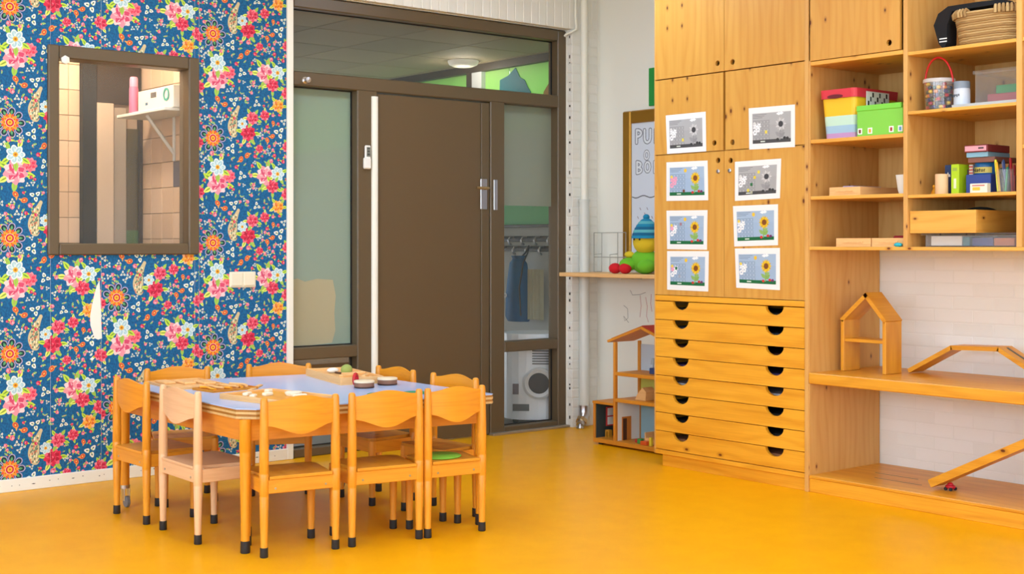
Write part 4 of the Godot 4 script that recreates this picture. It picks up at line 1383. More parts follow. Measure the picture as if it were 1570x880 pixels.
# an A4 month sheet: grid, flowers, a sunflower and a green ground band
func month_picture(color: bool, pink: int, dots: Array) -> ImageTexture:
	var w := 297
	var h := 210
	ink = Image.create(w, h, false, Image.FORMAT_RGB8)
	ink.fill(Color(0.93, 0.93, 0.93))
	var sky_ := Color(0.62, 0.71, 0.82) if color else Color(0.66, 0.66, 0.67)
	ink.fill_rect(Rect2i(24, 30, 248, 150), sky_)
	ink.fill_rect(Rect2i(24, 30, 248, 60), sky_.lightened(0.06))
	for k in 3:
		ink.fill_rect(Rect2i(28, 36 + k * 8, 90 - k * 14, 2), sky_.darkened(0.35))
	for j in 5:
		for i in 5:
			ink.fill_rect(Rect2i(28 + i * 22, 66 + j * 21, 20, 18), sky_.darkened(0.10))
			ink.fill_rect(Rect2i(33 + i * 22, 70 + j * 21, 8, 10), sky_.lightened(0.14))
	ink.fill_rect(Rect2i(24, 164, 248, 18), Color(0.05, 0.40, 0.22) if color else Color(0.28, 0.28, 0.29))
	ink.fill_rect(Rect2i(76, 170, 30, 6), Color(0.86, 0.90, 0.86))
	var white_ := Color(0.95, 0.95, 0.96)
	oval(Vector2(196, 38), 14, 7, 0, white_, 0.15, 4)
	oval(Vector2(212, 36), 12, 7, 0, white_, 0.15, 4)
	for k in 4:
		var c := [Vector2(42, 96), Vector2(60, 112), Vector2(40, 126), Vector2(66, 92)][k] as Vector2
		var fc := white_ if k >= pink else Color(0.95, 0.62, 0.72)
		for i in 5:
			oval(c + Vector2(9, 0).rotated(TAU * i / 5 + k), 7, 5, TAU * i / 5, fc.darkened(0.04 * (i % 2)))
	oval(Vector2(38, 80), 9, 8, 0, Color(0.93, 0.82, 0.30) if color else Color(0.85, 0.85, 0.85))
	if color: oval(Vector2(138, 48), 10, 10, 0, Color(0.93, 0.74, 0.16), 0.12, 8)
	# sunflower
	var yl := Color(0.95, 0.76, 0.10) if color else Color(0.80, 0.80, 0.80)
	var gr := Color(0.52, 0.68, 0.34) if color else Color(0.56, 0.56, 0.57)
	stroke([Vector2(206, 112), Vector2(202, 166)], 4.0, gr)
	petal(Vector2(203, 150), 36, 20, -2.5, gr.lightened(0.08))
	petal(Vector2(203, 154), 38, 22, -0.6, gr)
	petal(Vector2(204, 134), 30, 18, -0.4, gr.lightened(0.1))
	for k in 14:
		petal(Vector2(208, 90), 36, 15, TAU * k / 14, yl.darkened(0.1 * (k % 2)))
	oval(Vector2(208, 90), 15, 15, 0, Color(0.50, 0.28, 0.08) if color else Color(0.25, 0.25, 0.26))
	for e in [[232, 160, Color(0.78, 0.16, 0.14)], [250, 162, Color(0.42, 0.16, 0.38)], [188, 166, Color(0.80, 0.18, 0.14)]]:
		oval(Vector2(e[0], e[1]), 9, 7, 0, e[2] if color else Color(0.2, 0.2, 0.21), 0.1, 5)
	for d in dots:
		ink.fill_rect(Rect2i(d[0], d[1], 15, 16), d[2])
	return ImageTexture.create_from_image(ink)

func build_wall_things():
	var sw := thing("light_switch", "double cream light switch on the floral wallpaper", "switch", Vector3(-1.742, 1.006, 0.0012))
	slab(sw, "plate", Vector3(-0.079, -0.043, 0.0), Vector3(0.079, 0.043, 0.011), M.cream, 0.004)
	for x in [-0.038, 0.038]:
		slab(sw, "rocker", Vector3(x - 0.034, -0.034, 0.009), Vector3(x + 0.034, 0.036, 0.016), M.cream, 0.003)
	var dv := thing("thermometer", "white room thermometer with grey display on the brown door post", "thermometer", Vector3(-0.940, 1.70, 0.0))
	slab(dv, "holder", Vector3(-0.026, -0.065, 0.0), Vector3(0.022, 0.0, 0.022), M.white, 0.006)
	slab(dv, "body", Vector3(-0.017, -0.02, 0.002), Vector3(0.024, 0.072, 0.016), M.white, 0.006)
	slab(dv, "display", Vector3(-0.008, 0.006, 0.0155), Vector3(0.018, 0.062, 0.0165), plain(rgb(120, 122, 112), 0.4), 0.0005)
	for y in [0.016, 0.034, 0.050]:
		slab(dv, "digit_mark", Vector3(-0.003, y, 0.0165), Vector3(0.013, y + 0.007, 0.0168), plain(rgb(60, 62, 56), 0.5))
	# heating pipe in the corner, the lower part in a wide sleeve
	var pp := thing("heating_pipe", "white upright heating pipe with a wide sleeve and a steel valve", "pipe", Vector3(0.690, 0.0, 0.094))
	var s := Shape.new()
	s.lathe([Vector2(0.021, 0.12), Vector2(0.021, 3.0)], 16)
	part(pp, "pipe", s.done(), M.trim)
	s = Shape.new()
	s.lathe([Vector2(0.034, 0.14), Vector2(0.034, 1.475), Vector2(0.040, 1.475), Vector2(0.040, 1.49), Vector2(0.022, 1.49)], 18)
	part(pp, "sleeve", s.done(), plain(rgb(216, 218, 212), 0.35))
	s = Shape.new()
	s.tube([Vector3(0.0, 0.145, 0.0), Vector3(0.0, 0.10, 0.0), Vector3(-0.012, 0.07, 0.006), Vector3(-0.04, 0.04, 0.018), Vector3(-0.062, 0.022, 0.028)], [0.037, 0.037, 0.035, 0.032, 0.026], 12)
	part(pp, "valve", s.done(), M.steel)
	s = Shape.new()
	s.tube([Vector3(-0.028, 0.055, 0.012), Vector3(-0.046, 0.038, 0.019)], 0.038, 6)
	part(pp, "valve_nut", s.done(), M.brass)
	s = Shape.new()
	s.lathe([Vector2(0.0, 0.0), Vector2(0.024, 0.0), Vector2(0.026, 0.006), Vector2(0.012, 0.03), Vector2(0, 0.03)], 12, Vector3(-0.062, 0.0, 0.028))
	part(pp, "valve_foot", s.done(), M.steel)
	s = Shape.new()
	s.tube([Vector3(0.640, 3.0, 0.066), Vector3(0.640, 2.68, 0.066), Vector3(0.645, 2.625, 0.068), Vector3(0.640, 2.60, 0.07), Vector3(0.615, 2.585, 0.066), Vector3(0.598, 2.57, 0.02), Vector3(0.598, 2.56, 0.006)], 0.008, 8)
	sole("cable", s.done(), M.trim, "white cable running down beside the heating pipe", "cable")

	# wall shelf in the corner and what stands on it
	var sh := thing("wall_shelf", "narrow light wooden wall shelf beside the tall cupboard", "shelf")
	slab(sh, "shelf_board", Vector3(0.500, 0.990, 0.060), Vector3(0.848, 1.015, 1.410), M.toy_wood, 0.003, 2)
	for z in [0.45, 1.1]:
		slab(sh, "bracket", Vector3(0.66, 0.972, z), Vector3(0.848, 0.990, z + 0.02), M.white, 0.002)
	var wr := thing("wire_rack", "thin white wire letter rack on the wall shelf", "rack", Vector3(0.80, 1.015, 0.07))
	for q in [[[0.0, 0.0], [0.0, 0.255], [0.30, 0.255], [0.30, 0.0]], [[0.0, 0.095], [0.30, 0.095]], [[0.075, 0.255], [0.075, 0.0]], [[0.225, 0.255], [0.225, 0.0]]]:
		var ws := Shape.new()
		var pts := []
		for p in q: pts.append(Vector3(0.0, p[1] + 0.003, p[0]))
		ws.tube(pts, 0.0028, 6)
		part(wr, "wire", ws.done(), plain(rgb(168, 166, 156), 0.4))
	for z in [0.075, 0.225]:
		var ws := Shape.new()
		ws.tube([Vector3(0.0, 0.12, z), Vector3(-0.07, 0.115, z), Vector3(-0.07, 0.003, z), Vector3(0.0, 0.003, z)], 0.0028, 6)
		part(wr, "wire", ws.done(), plain(rgb(168, 166, 156), 0.4))
	# stuffed doll
	var dl := thing("stuffed_doll", "stuffed doll in a striped blue knitted cap sitting on the wall shelf", "doll", Vector3(0.64, 1.015, 0.655))
	dl.scale = Vector3.ONE * 1.18
	var green_ := plain(rgb(112, 190, 40), 0.95)
	var yellow_ := plain(rgb(226, 196, 40), 0.95)
	var d := Shape.new()
	d.ball(Vector3(0.0, 0.065, 0.04), Vector3(0.062, 0.066, 0.085), 18, 12)
	d.ball(Vector3(-0.05, 0.05, -0.03), Vector3(0.05, 0.035, 0.05), 14, 8)
	d.ball(Vector3(-0.05, 0.04, 0.10), Vector3(0.05, 0.036, 0.045), 14, 8)
	part(dl, "pullover", d.done(), green_)
	d = Shape.new()
	d.ball(Vector3(-0.01, 0.168, 0.055), Vector3(0.062, 0.066, 0.072), 20, 12)
	d.ball(Vector3(-0.03, 0.10, -0.045), Vector3(0.022, 0.018, 0.03), 12, 8)
	part(dl, "head", d.done(), yellow_)
	for z in [-0.095, -0.02]:
		d = Shape.new()
		d.ball(Vector3(-0.085, 0.028, z), Vector3(0.034, 0.028, 0.036), 14, 8)
		part(dl, "shoe", d.done(), plain(rgb(206, 18, 32), 0.9))
	for z in [0.030, 0.070]:
		d = Shape.new()
		d.ball(Vector3(-0.069, 0.180, z), Vector3(0.005, 0.006, 0.005), 8, 6)
		part(dl, "eye", d.done(), M.black)
	var bands := [rgb(18, 96, 136), rgb(24, 132, 170), rgb(96, 178, 186)]
	for k in 7:
		d = Shape.new()
		var f0 := k / 7.0
		var f1 := (k + 1) / 7.0
		var rr := func(f: float) -> float: return 0.078 * sqrt(maxf(0.02, 1.0 - f * f * 0.96)) * (1.0 - 0.25 * f)
		d.lathe([Vector2(rr.call(f0), 0.185 + 0.105 * f0), Vector2(rr.call((f0 + f1) / 2) + 0.002, 0.185 + 0.105 * (f0 + f1) / 2), Vector2(rr.call(f1), 0.185 + 0.105 * f1)], 20, Vector3(-0.008, 0, 0.058))
		part(dl, "cap_band", d.done(), plain(bands[[1, 0, 2, 0, 1, 2, 1][k]], 0.95))
	d = Shape.new()
	d.ball(Vector3(-0.008, 0.296, 0.058), Vector3(0.018, 0.016, 0.018), 10, 6)
	part(dl, "bobble", d.done(), plain(rgb(24, 132, 170), 0.95))
	# framed drawing
	var bd := thing("framed_drawing", "white drawing with bubble letters in a gold frame on the wall", "picture", Vector3(0.85, 0.0, 0.0))
	var ph := Shape.new()
	ph.sheet(Vector3(-0.012, 1.985, 0.375), Vector3(-0.012, 1.985, 1.13), Vector3(-0.012, 1.10, 1.13), Vector3(-0.012, 1.10, 0.375), Vector3(-1, 0, 0), Rect2(0, 0, 1, 1))
	part(bd, "drawing", ph.done(), printed(poster_picture(), 0.6))
	slab(bd, "backing", Vector3(-0.011, 1.09, 0.36), Vector3(-0.001, 2.0, 1.14), M.paper)
	for q in [[0.312, 0.385, 1.04, 2.055], [1.12, 1.193, 1.04, 2.055], [0.385, 1.12, 1.975, 2.055], [0.385, 1.12, 1.04, 1.115]]:
		var fr := slab(bd, "frame_rail", Vector3(-0.028, q[2], q[0]), Vector3(0.0, q[3], q[1]), M.gold, 0.008)
		fr.name = "frame_rail"
	var gp := sole("green_board", quick_box(Vector3(0.835, 2.075, 0.540), Vector3(0.849, 2.315, 1.10), 0.002), M.green, "green board edge showing above the gold frame", "board")
	gp.cast_shadow = GeometryInstance3D.SHADOW_CASTING_SETTING_ON
	# crayon lines on the plaster
	var wall := get_node("wall_right")
	for e in [[rgb(196, 96, 104), [[0.50, 0.86], [0.515, 0.80], [0.508, 0.74], [0.525, 0.70]]], [rgb(196, 120, 124), [[0.45, 0.87], [0.46, 0.80], [0.448, 0.73]]], [rgb(200, 90, 100), [[0.55, 0.88], [0.545, 0.82], [0.556, 0.77]]],
			[rgb(120, 112, 112), [[0.30, 0.80], [0.335, 0.78], [0.34, 0.72], [0.31, 0.70], [0.30, 0.73], [0.345, 0.69]]], [rgb(130, 120, 116), [[0.36, 0.90], [0.38, 0.87], [0.45, 0.875], [0.50, 0.89]]]]:
		var cs := Shape.new()
		var pts := []
		for p in e[1]: pts.append(Vector3(0.8495, p[1], p[0]))
		cs.tube(pts, 0.0014, 5)
		part(wall, "crayon_line", cs.done(), plain(e[0], 0.9))

	# month sheets taped on the cupboard doors
	var yq := Color(0.90, 0.82, 0.30)
	var sheets := [
		[[1.892, 1.499], [1.891, 1.787], [1.683, 1.791], [1.684, 1.509], false, 0, [[118, 132, yq]], "grey month sheet with one yellow square, on the small door over the pink-flowered sheet"],
		[[1.885, 2.078], [1.881, 2.371], [1.673, 2.371], [1.676, 2.082], false, 0, [[106, 118, yq]], "grey month sheet with one yellow square, on the door beside the open shelves"],
		[[1.639, 1.504], [1.635, 1.800], [1.427, 1.805], [1.431, 1.504], true, 4, [[118, 150, Color(0.45, 0.25, 0.15)]], "coloured month sheet with many pink flowers and a brown spot"],
		[[1.619, 1.987], [1.621, 2.286], [1.425, 2.278], [1.419, 1.987], false, 0, [[150, 56, yq], [126, 84, Color(0.88, 0.78, 0.2)], [104, 120, Color(0.12, 0.40, 0.22)], [82, 150, yq], [104, 162, Color(0.7, 0.7, 0.6)]], "grey month sheet with a diagonal row of yellow and green squares"],
		[[1.379, 1.504], [1.376, 1.800], [1.169, 1.796], [1.171, 1.509], true, 1, [[100, 66, Color(0.62, 0.46, 0.52)]], "coloured month sheet with one pink flower, between two coloured sheets"],
		[[1.393, 1.974], [1.396, 2.266], [1.193, 2.266], [1.186, 1.983], true, 0, [], "coloured month sheet with only white flowers, right under a grey sheet"],
		[[1.161, 1.509], [1.162, 1.809], [0.951, 1.805], [0.953, 1.509], true, 1, [[60, 84, Color(0.10, 0.42, 0.26)], [84, 126, Color(0.62, 0.64, 0.70)]], "coloured month sheet with a pink flower and green square, lowest on its door"],
		[[1.176, 1.987], [1.180, 2.278], [0.971, 2.278], [0.976, 1.996], true, 0, [], "coloured month sheet with only white flowers, lowest on its door"]]
	for q in sheets:
		var sp := Shape.new()
		var c := []
		for k in 4: c.append(Vector3(-0.0012, q[k][0], q[k][1]))
		sp.sheet(c[0], c[1], c[2], c[3], Vector3(-1, 0, 0))
		var b := Vector3(0.001, 0, 0)
		sp.sheet(c[0] + b, c[1] + b, c[2] + b, c[3] + b, Vector3(1, 0, 0), Rect2(0.01, 0.01, 0.02, 0.02))
		for k in 4:
			var e: Vector3 = c[(k + 1) % 4]
			sp.sheet(c[k], e, e + b, c[k] + b, Vector3(0, [1, 0, -1, 0][k], [0, 1, 0, -1][k]), Rect2(0.01, 0.01, 0.02, 0.02))
		sole("month_sheet", sp.done(), printed(month_picture(q[4], q[5], q[6]), 0.75), q[7], "paper", Vector3.ZERO, 0.0, "month sheets on the cupboard doors")

# ---------------------------------------------------------------- things on the open shelves
func carton(called: String, label: String, lo: Vector3, hi: Vector3, m: Material, category := "box", group := "") -> Node3D:
	var c := (lo + hi) / 2
	var t := thing(called, label, category, Vector3(c.x, lo.y, c.z), 0.0, group)
	var s := Shape.new()
	s.cube(Vector3(lo.x - c.x, 0, lo.z - c.z), Vector3(hi.x - c.x, hi.y - lo.y, hi.z - c.z), 0.002)
	part(t, "carton", s.done(), m)
	return t

func word(parent: Node, text: String, high: float, at: Vector3, m: Material):
	var tm := TextMesh.new()
	var f := SystemFont.new()
	f.font_names = PackedStringArray(["Droid Sans"])
	f.font_weight = 700
	tm.font = f
	tm.text = text
	tm.font_size = 32
	tm.pixel_size = high / 24.0
	tm.depth = 0.0006
	var o := part(parent, "lettering", tm, m, at)
	o.rotation.y = -PI / 2

func round_rect(wx: float, wz: float, r: float, n := 5) -> Array:
	var o := []
	for q in [[1, 1, 0], [-1, 1, 1], [-1, -1, 2], [1, -1, 3]]:
		for k in n:
			var a: float = (q[2] + float(k) / (n - 1)) * PI / 2
			o.append(Vector2(q[0] * (wx - r), q[1] * (wz - r)) + Vector2(cos(a), sin(a)) * r)
	return o

# hollow tray standing on its base
func tray_shape(w: float, h: float, d: float, thick: float, grain := 2) -> Shape:
	var s := wd(grain)
	s.cube(Vector3(-w, 0, -d), Vector3(w, thick, d))
	s.cube(Vector3(-w, thick, -d), Vector3(-w + thick, h, d), 0.001)
	s.cube(Vector3(w - thick, thick, -d), Vector3(w, h, d), 0.001)
	s.cube(Vector3(-w + thick, thick, -d), Vector3(w - thick, h, -d + thick), 0.001)
	s.cube(Vector3(-w + thick, thick, d - thick), Vector3(w - thick, h, d), 0.001)
	return s

func build_shelf_things():
	# rainbow storage bin
	var rb := thing("storage_bin", "rainbow striped plastic storage bin on the open shelf", "bin", Vector3(0.20, 1.7026, 2.603))
	var cols := [rgb(196, 150, 200), rgb(160, 196, 222), rgb(196, 228, 210), rgb(246, 196, 34), rgb(214, 52, 66)]
	var hs := [0.0, 0.026, 0.062, 0.108, 0.192, 0.234]
	for k in 5:
		var s := Shape.new()
		var a := round_rect(lerpf(0.155, 0.172, hs[k] / 0.234), lerpf(0.088, 0.101, hs[k] / 0.234), 0.022)
		var b := round_rect(lerpf(0.155, 0.172, hs[k + 1] / 0.234), lerpf(0.088, 0.101, hs[k + 1] / 0.234), 0.022)
		if k == 4:
			a = round_rect(0.176, 0.104, 0.024)
			b = round_rect(0.178, 0.106, 0.024)
		for i in a.size():
			var j := (i + 1) % a.size()
			var n := Vector3(a[i].x + a[j].x, 0, a[i].y + a[j].y)
			var e: Vector2 = a[j] - a[i]
			n = Vector3(e.y, 0, -e.x).normalized()
			s.quad(Vector3(a[i].x, hs[k], a[i].y), Vector3(a[j].x, hs[k], a[j].y), Vector3(b[j].x, hs[k + 1], b[j].y), Vector3(b[i].x, hs[k + 1], b[i].y), n)
			if k == 4: s.tri(Vector3(b[i].x, hs[5], b[i].y), Vector3(b[j].x, hs[5], b[j].y), Vector3(0, hs[5] - 0.004, 0), Vector3.UP)
			if k == 0: s.tri(Vector3(a[i].x, 0, a[i].y), Vector3(a[j].x, 0, a[j].y), Vector3.ZERO, Vector3.DOWN)
		part(rb, "colour_band" if k < 4 else "lid", s.done(), plain(cols[k], 0.45))
	var hd := Shape.new()
	hd.xf = Transform3D(Basis(Vector3(0, 0, 1), PI / 2), Vector3(-0.1775, 0.200, -0.012))
	hd.lathe([Vector2(0, 0.002), Vector2(0.045, 0.002), Vector2(0.045, -0.002)], 18, Vector3.ZERO, Vector2(0.22, 1.0))
	part(rb, "grip_slot", hd.done(), plain(rgb(110, 16, 30), 0.6))
	var st := thing("photo_card", "black-and-white photo card leaning on the rainbow bin", "card", Vector3(0.19, 1.84, 2.714))
	slab(st, "card", Vector3(-0.09, 0.0, 0.0), Vector3(0.09, 0.075, 0.002), M.paper)
	for k in 9:
		slab(st, "photo_spot", Vector3(-0.08 + k * 0.018, 0.008 + 0.02 * (k % 3), 0.002), Vector3(-0.068 + k * 0.018, 0.03 + 0.02 * (k % 3), 0.0024), [M.black, plain(rgb(96, 96, 98), 0.7)][k % 2])
	st.position = Vector3(0.19, 1.8485, 2.7125)
	var gb := carton("lidded_box", "lime green lidded box with small square stickers", Vector3(0.024, 1.7025, 2.716), Vector3(0.30, 1.822, 2.966), plain(rgb(132, 210, 74), 0.5))
	slab(gb, "lid", Vector3(-0.141, 0.118, -0.1275), Vector3(0.141, 0.144, 0.1175), plain(rgb(124, 214, 70), 0.5), 0.003)
	for k in 4:
		var z: float = [-0.108, -0.052, 0.064, 0.112][k]
		var sk := slab(gb, "sticker", Vector3(-0.1395, 0.010, z - 0.012), Vector3(-0.138, 0.038, z + 0.012), M.paper)
		slab(sk, "sticker_print", Vector3(-0.140, 0.015, z - 0.006), Vector3(-0.1394, 0.032, z + 0.006), plain([rgb(120, 70, 40), rgb(226, 160, 30), rgb(170, 60, 40), rgb(90, 160, 200)][k], 0.6))
	# wooden trays
	for q in [["wooden_tray", "shallow wooden tray holding a lilac folder on the middle shelf", Vector3(0.19, 1.4296, 2.640), 0.16, 0.040, 0.088], ["wooden_tray", "shallow wooden tray on the base shelf beside the cupboard side panel", Vector3(0.19, 1.1866, 2.690), 0.16, 0.040, 0.098], ["wooden_tray", "shallow wooden tray with a red pencil case on top", Vector3(0.19, 1.1866, 2.886), 0.16, 0.040, 0.092]]:
		var tr := thing(q[0], q[1], "tray", q[2], 0.0, "shallow trays on the open shelves")
		part(tr, "tray_box", tray_shape(q[3], q[4], q[5], 0.008).done(), M.toy_wood)
		slab(tr, "grip_bar", Vector3(-q[3] - 0.004, 0.018, -q[5] * 0.55), Vector3(-q[3] + 0.001, 0.026, q[5] * 0.55), M.toy_wood, 0.0004)
	sole("folder", quick_box(Vector3(0.10, 1.439, 2.575), Vector3(0.33, 1.478, 2.64), 0.004), plain(rgb(168, 160, 206), 0.6), "lilac folder lying in the wooden tray", "folder")
	sole("pencil_case", quick_box(Vector3(0.08, 1.196, 2.87), Vector3(0.28, 1.238, 2.965), 0.008), plain(rgb(150, 20, 34), 0.6), "dark red pencil case lying in a shallow wooden tray", "pencil case")
	var ca := Shape.new()
	ca.ball(Vector3.ZERO, Vector3(0.012, 0.010, 0.022), 12, 8)
	sole("eraser", ca.done(), plain(rgb(40, 178, 196), 0.5), "small turquoise eraser at the edge of the base shelf", "eraser", Vector3(0.018, 1.1955, 2.945))
	var cup := thing("cup", "white cup with a dark spoon on the middle shelf", "cup", Vector3(0.10, 1.4296, 2.930))
	var s2 := Shape.new()
	s2.lathe([Vector2(0, 0.0), Vector2(0.030, 0.0), Vector2(0.036, 0.02), Vector2(0.045, 0.088), Vector2(0.042, 0.088), Vector2(0.033, 0.02), Vector2(0, 0.008)], 18)
	part(cup, "bowl", s2.done(), M.white)
	s2 = Shape.new()
	s2.tube([Vector3(0.02, 0.012, 0.0), Vector3(0.035, 0.11, 0.005)], 0.004, 6)
	part(cup, "spoon", s2.done(), M.black)
	# seagrass basket with black cloth
	var bk := thing("basket", "oval woven seagrass basket on the top shelf", "basket", Vector3(0.25, 2.0672, 3.345))
	var sg := [plain(rgb(176, 140, 88), 0.9), plain(rgb(158, 122, 74), 0.9), plain(rgb(190, 156, 104), 0.9)]
	for k in 15:
		var f := k / 14.0
		var rr := round_rect(0.185 + 0.018 * f, 0.148 + 0.016 * f, 0.09, 9)
		var s := Shape.new()
		var pts := []
		for i in rr.size():
			pts.append(Vector3(rr[i].x, 0.006 + k * 0.0098 + 0.0012 * sin(i * 2.1 + k), rr[i].y) + Vector3(rr[i].x, 0, rr[i].y).normalized() * 0.0025 * sin(i * PI + k * PI))
		s.tube(pts, 0.0066, 6, true)
		part(bk, "rope_course", s.done(), sg[k % 3])
	var rm := round_rect(0.204, 0.165, 0.095, 10)
	for i in rm.size():
		var s := Shape.new()
		var p := Vector3(rm[i].x, 0.0, rm[i].y)
		var o := p.normalized()
		s.tube([p + o * -0.012 + Vector3(0, 0.150, 0), p + o * 0.004 + Vector3(0, 0.160, 0), p + o * 0.012 + Vector3(0, 0.148, 0), p + o * 0.008 + Vector3(0, 0.128, 0)], 0.0075, 6)
		part(bk, "rim_stitch", s.done(), sg[(i * 2) % 3])
	s2 = Shape.new()
	s2.prism(PackedVector2Array(round_rect(0.178, 0.142, 0.085, 9)), 1, 0.0, 0.006)
	part(bk, "basket_base", s2.done(), sg[1])
	var cl := Shape.new()
	var cp := PackedVector2Array([Vector2(3.082, 2.185), Vector2(3.105, 2.235), Vector2(3.155, 2.262), Vector2(3.30, 2.262), Vector2(3.42, 2.258), Vector2(3.44, 2.240), Vector2(3.30, 2.238), Vector2(3.175, 2.238), Vector2(3.150, 2.18), Vector2(3.148, 2.10), Vector2(3.132, 2.072), Vector2(3.108, 2.10)])
	cl.prism(cp, 0, 0.09, 0.17)
	var bc := thing("black_cloth", "black cloth with white stripes hanging over the basket rim", "cloth")
	part(bc, "cloth", cl.done(), plain(rgb(22, 22, 26), 0.95))
	for y in [2.105, 2.118]:
		slab(bc, "stripe", Vector3(0.0885, y, 3.112), Vector3(0.0902, y + 0.005, 3.150), M.paper)
	# tub with a red carrying handle
	var tb := thing("bead_tub", "clear round tub of coloured beads with a red handle", "tub", Vector3(0.10, 1.7986, 3.104))
	s2 = Shape.new()
	s2.lathe([Vector2(0, 0), Vector2(0.058, 0.0), Vector2(0.062, 0.004), Vector2(0.068, 0.132), Vector2(0.066, 0.132), Vector2(0.060, 0.006), Vector2(0, 0.004)], 24)
	part(tb, "tub_wall", s2.done(), glassy(rgb(226, 230, 232), 0.04, 0.05))
	s2 = Shape.new()
	s2.lathe([Vector2(0.071, 0.126), Vector2(0.071, 0.140), Vector2(0.068, 0.143), Vector2(0.0, 0.143)], 24)
	part(tb, "lid", s2.done(), glassy(rgb(236, 230, 226), 0.6, 0.3))
	s2 = Shape.new()
	var hp := []
	for k in 15:
		var a := PI * k / 14
		hp.append(Vector3(-0.01 * sin(a), 0.125 + 0.115 * sin(a), -cos(a) * 0.070))
	s2.tube(hp, 0.0048, 8, false)
	part(tb, "handle", s2.done(), plain(rgb(206, 24, 28), 0.4))
	var bead := Shape.new()
	bead.ball(Vector3.ZERO, Vector3(0.011, 0.009, 0.011), 8, 5)
	var bead_m := bead.done()
	var bc2 := []
	for c in [rgb(190, 30, 44), rgb(30, 40, 110), rgb(220, 120, 30), rgb(34, 74, 58), rgb(96, 96, 110), rgb(228, 186, 50), rgb(50, 50, 70)]: bc2.append(plain(c, 0.4))
	for k in 110:
		var a := k * 2.399
		var lv := k / 18
		var r := 0.048 if k % 3 else 0.026
		part(tb, "bead", bead_m, bc2[(k * 5 + lv) % 7], Vector3(cos(a) * r, 0.015 + lv * 0.0175, sin(a) * r))
	# paint jar
	var jr := thing("paint_jar", "small jar with white label and blue grey lid", "jar", Vector3(0.12, 1.803, 3.206))
	s2 = Shape.new()
	s2.lathe([Vector2(0, 0), Vector2(0.034, 0.0), Vector2(0.036, 0.004), Vector2(0.036, 0.082), Vector2(0.033, 0.09)], 20)
	part(jr, "jar_body", s2.done(), plain(rgb(214, 220, 230), 0.4))
	s2 = Shape.new()
	s2.lathe([Vector2(0.035, 0.088), Vector2(0.036, 0.116), Vector2(0.033, 0.12), Vector2(0, 0.12)], 20)
	part(jr, "lid", s2.done(), plain(rgb(138, 152, 168), 0.4))
	s2 = Shape.new()
	for k in 6:
		var a := PI + (k - 2.5) * 0.22 - 0.35
		s2.cube(Vector3(cos(a) * 0.0366 - 0.003, 0.05 + 0.004 * (k % 2), -sin(a) * 0.0366 - 0.0015), Vector3(cos(a) * 0.0366 + 0.003, 0.062, -sin(a) * 0.0366 + 0.0015))
	part(jr, "label_print", s2.done(), plain(rgb(90, 96, 108), 0.6))
	var tp := thing("plastic_tray", "flat grey plastic tray with upturned edge under the paint jar", "tray", Vector3(0.22, 1.7986, 3.36))
	slab(tp, "tray_floor", Vector3(-0.17, 0.0, -0.20), Vector3(0.20, 0.004, 0.165), plain(rgb(206, 208, 210), 0.4), 0.001)
	slab(tp, "tray_edge", Vector3(-0.172, 0.0, -0.16), Vector3(-0.168, 0.016, 0.165), plain(rgb(186, 190, 192), 0.4), 0.001)
	var cb := thing("clear_crate", "clear plastic crate with toys on the shelf below the basket", "crate", Vector3(0.31, 1.8034, 3.388))
	part(cb, "crate_wall", tray_shape(0.16, 0.155, 0.135, 0.004).done(), M.plastic_clear)
	slab(cb, "crate_rim", Vector3(-0.170, 0.148, -0.143), Vector3(-0.158, 0.164, 0.143), M.plastic_clear, 0.002)
	slab(cb, "crate_rim", Vector3(-0.158, 0.148, -0.145), Vector3(0.165, 0.164, -0.134), M.plastic_clear, 0.002)
	carton("toy_block_box", "green toy box inside the clear plastic crate", Vector3(0.19, 1.862, 3.33), Vector3(0.36, 1.90, 3.46), plain(rgb(46, 166, 96), 0.5), "box")
	carton("toy_block_box", "red toy box at the bottom of the clear plastic crate", Vector3(0.17, 1.8082, 3.30), Vector3(0.40, 1.8615, 3.50), plain(rgb(186, 84, 84), 0.5), "box")

	# row of games and books on the shelf above the wooden crate
	var Y := 1.4212
	var cy := Shape.new()
	cy.lathe([Vector2(0, 0), Vector2(0.028, 0.0), Vector2(0.0285, 0.002), Vector2(0.0285, 0.090), Vector2(0.0265, 0.092), Vector2(0, 0.092)], 20)
	sole("wooden_cylinder", cy.done(), plain(rgb(232, 190, 144), 0.6), "plain beige wooden cylinder beside the lime green book", "cylinder", Vector3(0.095, Y, 3.120))
	var bell := Shape.new()
	bell.lathe([Vector2(0, 0), Vector2(0.018, 0.0), Vector2(0.012, 0.018), Vector2(0.005, 0.03), Vector2(0.009, 0.036), Vector2(0.009, 0.044), Vector2(0, 0.05)], 14)
	sole("bell", bell.done(), plain(rgb(222, 160, 40), 0.35, 0.5), "small golden bell behind the beige cylinder", "bell", Vector3(0.13, Y, 3.060))
	var nb := carton("book", "navy blue book with a white emblem standing on the shelf", Vector3(0.16, Y, 3.094), Vector3(0.34, Y + 0.136, 3.128), plain(rgb(28, 58, 104), 0.5), "book", "books and games above the wooden crate")
	var em := Shape.new()
	em.prism(PackedVector2Array([Vector2(-0.013, 0.082), Vector2(0.013, 0.082), Vector2(0.010, 0.094), Vector2(0.004, 0.092), Vector2(0.0, 0.104), Vector2(-0.004, 0.092), Vector2(-0.010, 0.094)]), 0, -0.0912, -0.090)
	part(nb, "emblem", em.done(), M.paper)
	var lb := carton("book", "lime green book standing upright on the shelf", Vector3(0.10, Y, 3.164), Vector3(0.30, Y + 0.134, 3.203), plain(rgb(178, 214, 24), 0.5), "book", "books and games above the wooden crate")
	slab(lb, "title_block", Vector3(-0.1006, 0.026, -0.006), Vector3(-0.0995, 0.07, 0.007), plain(rgb(224, 232, 190), 0.5))
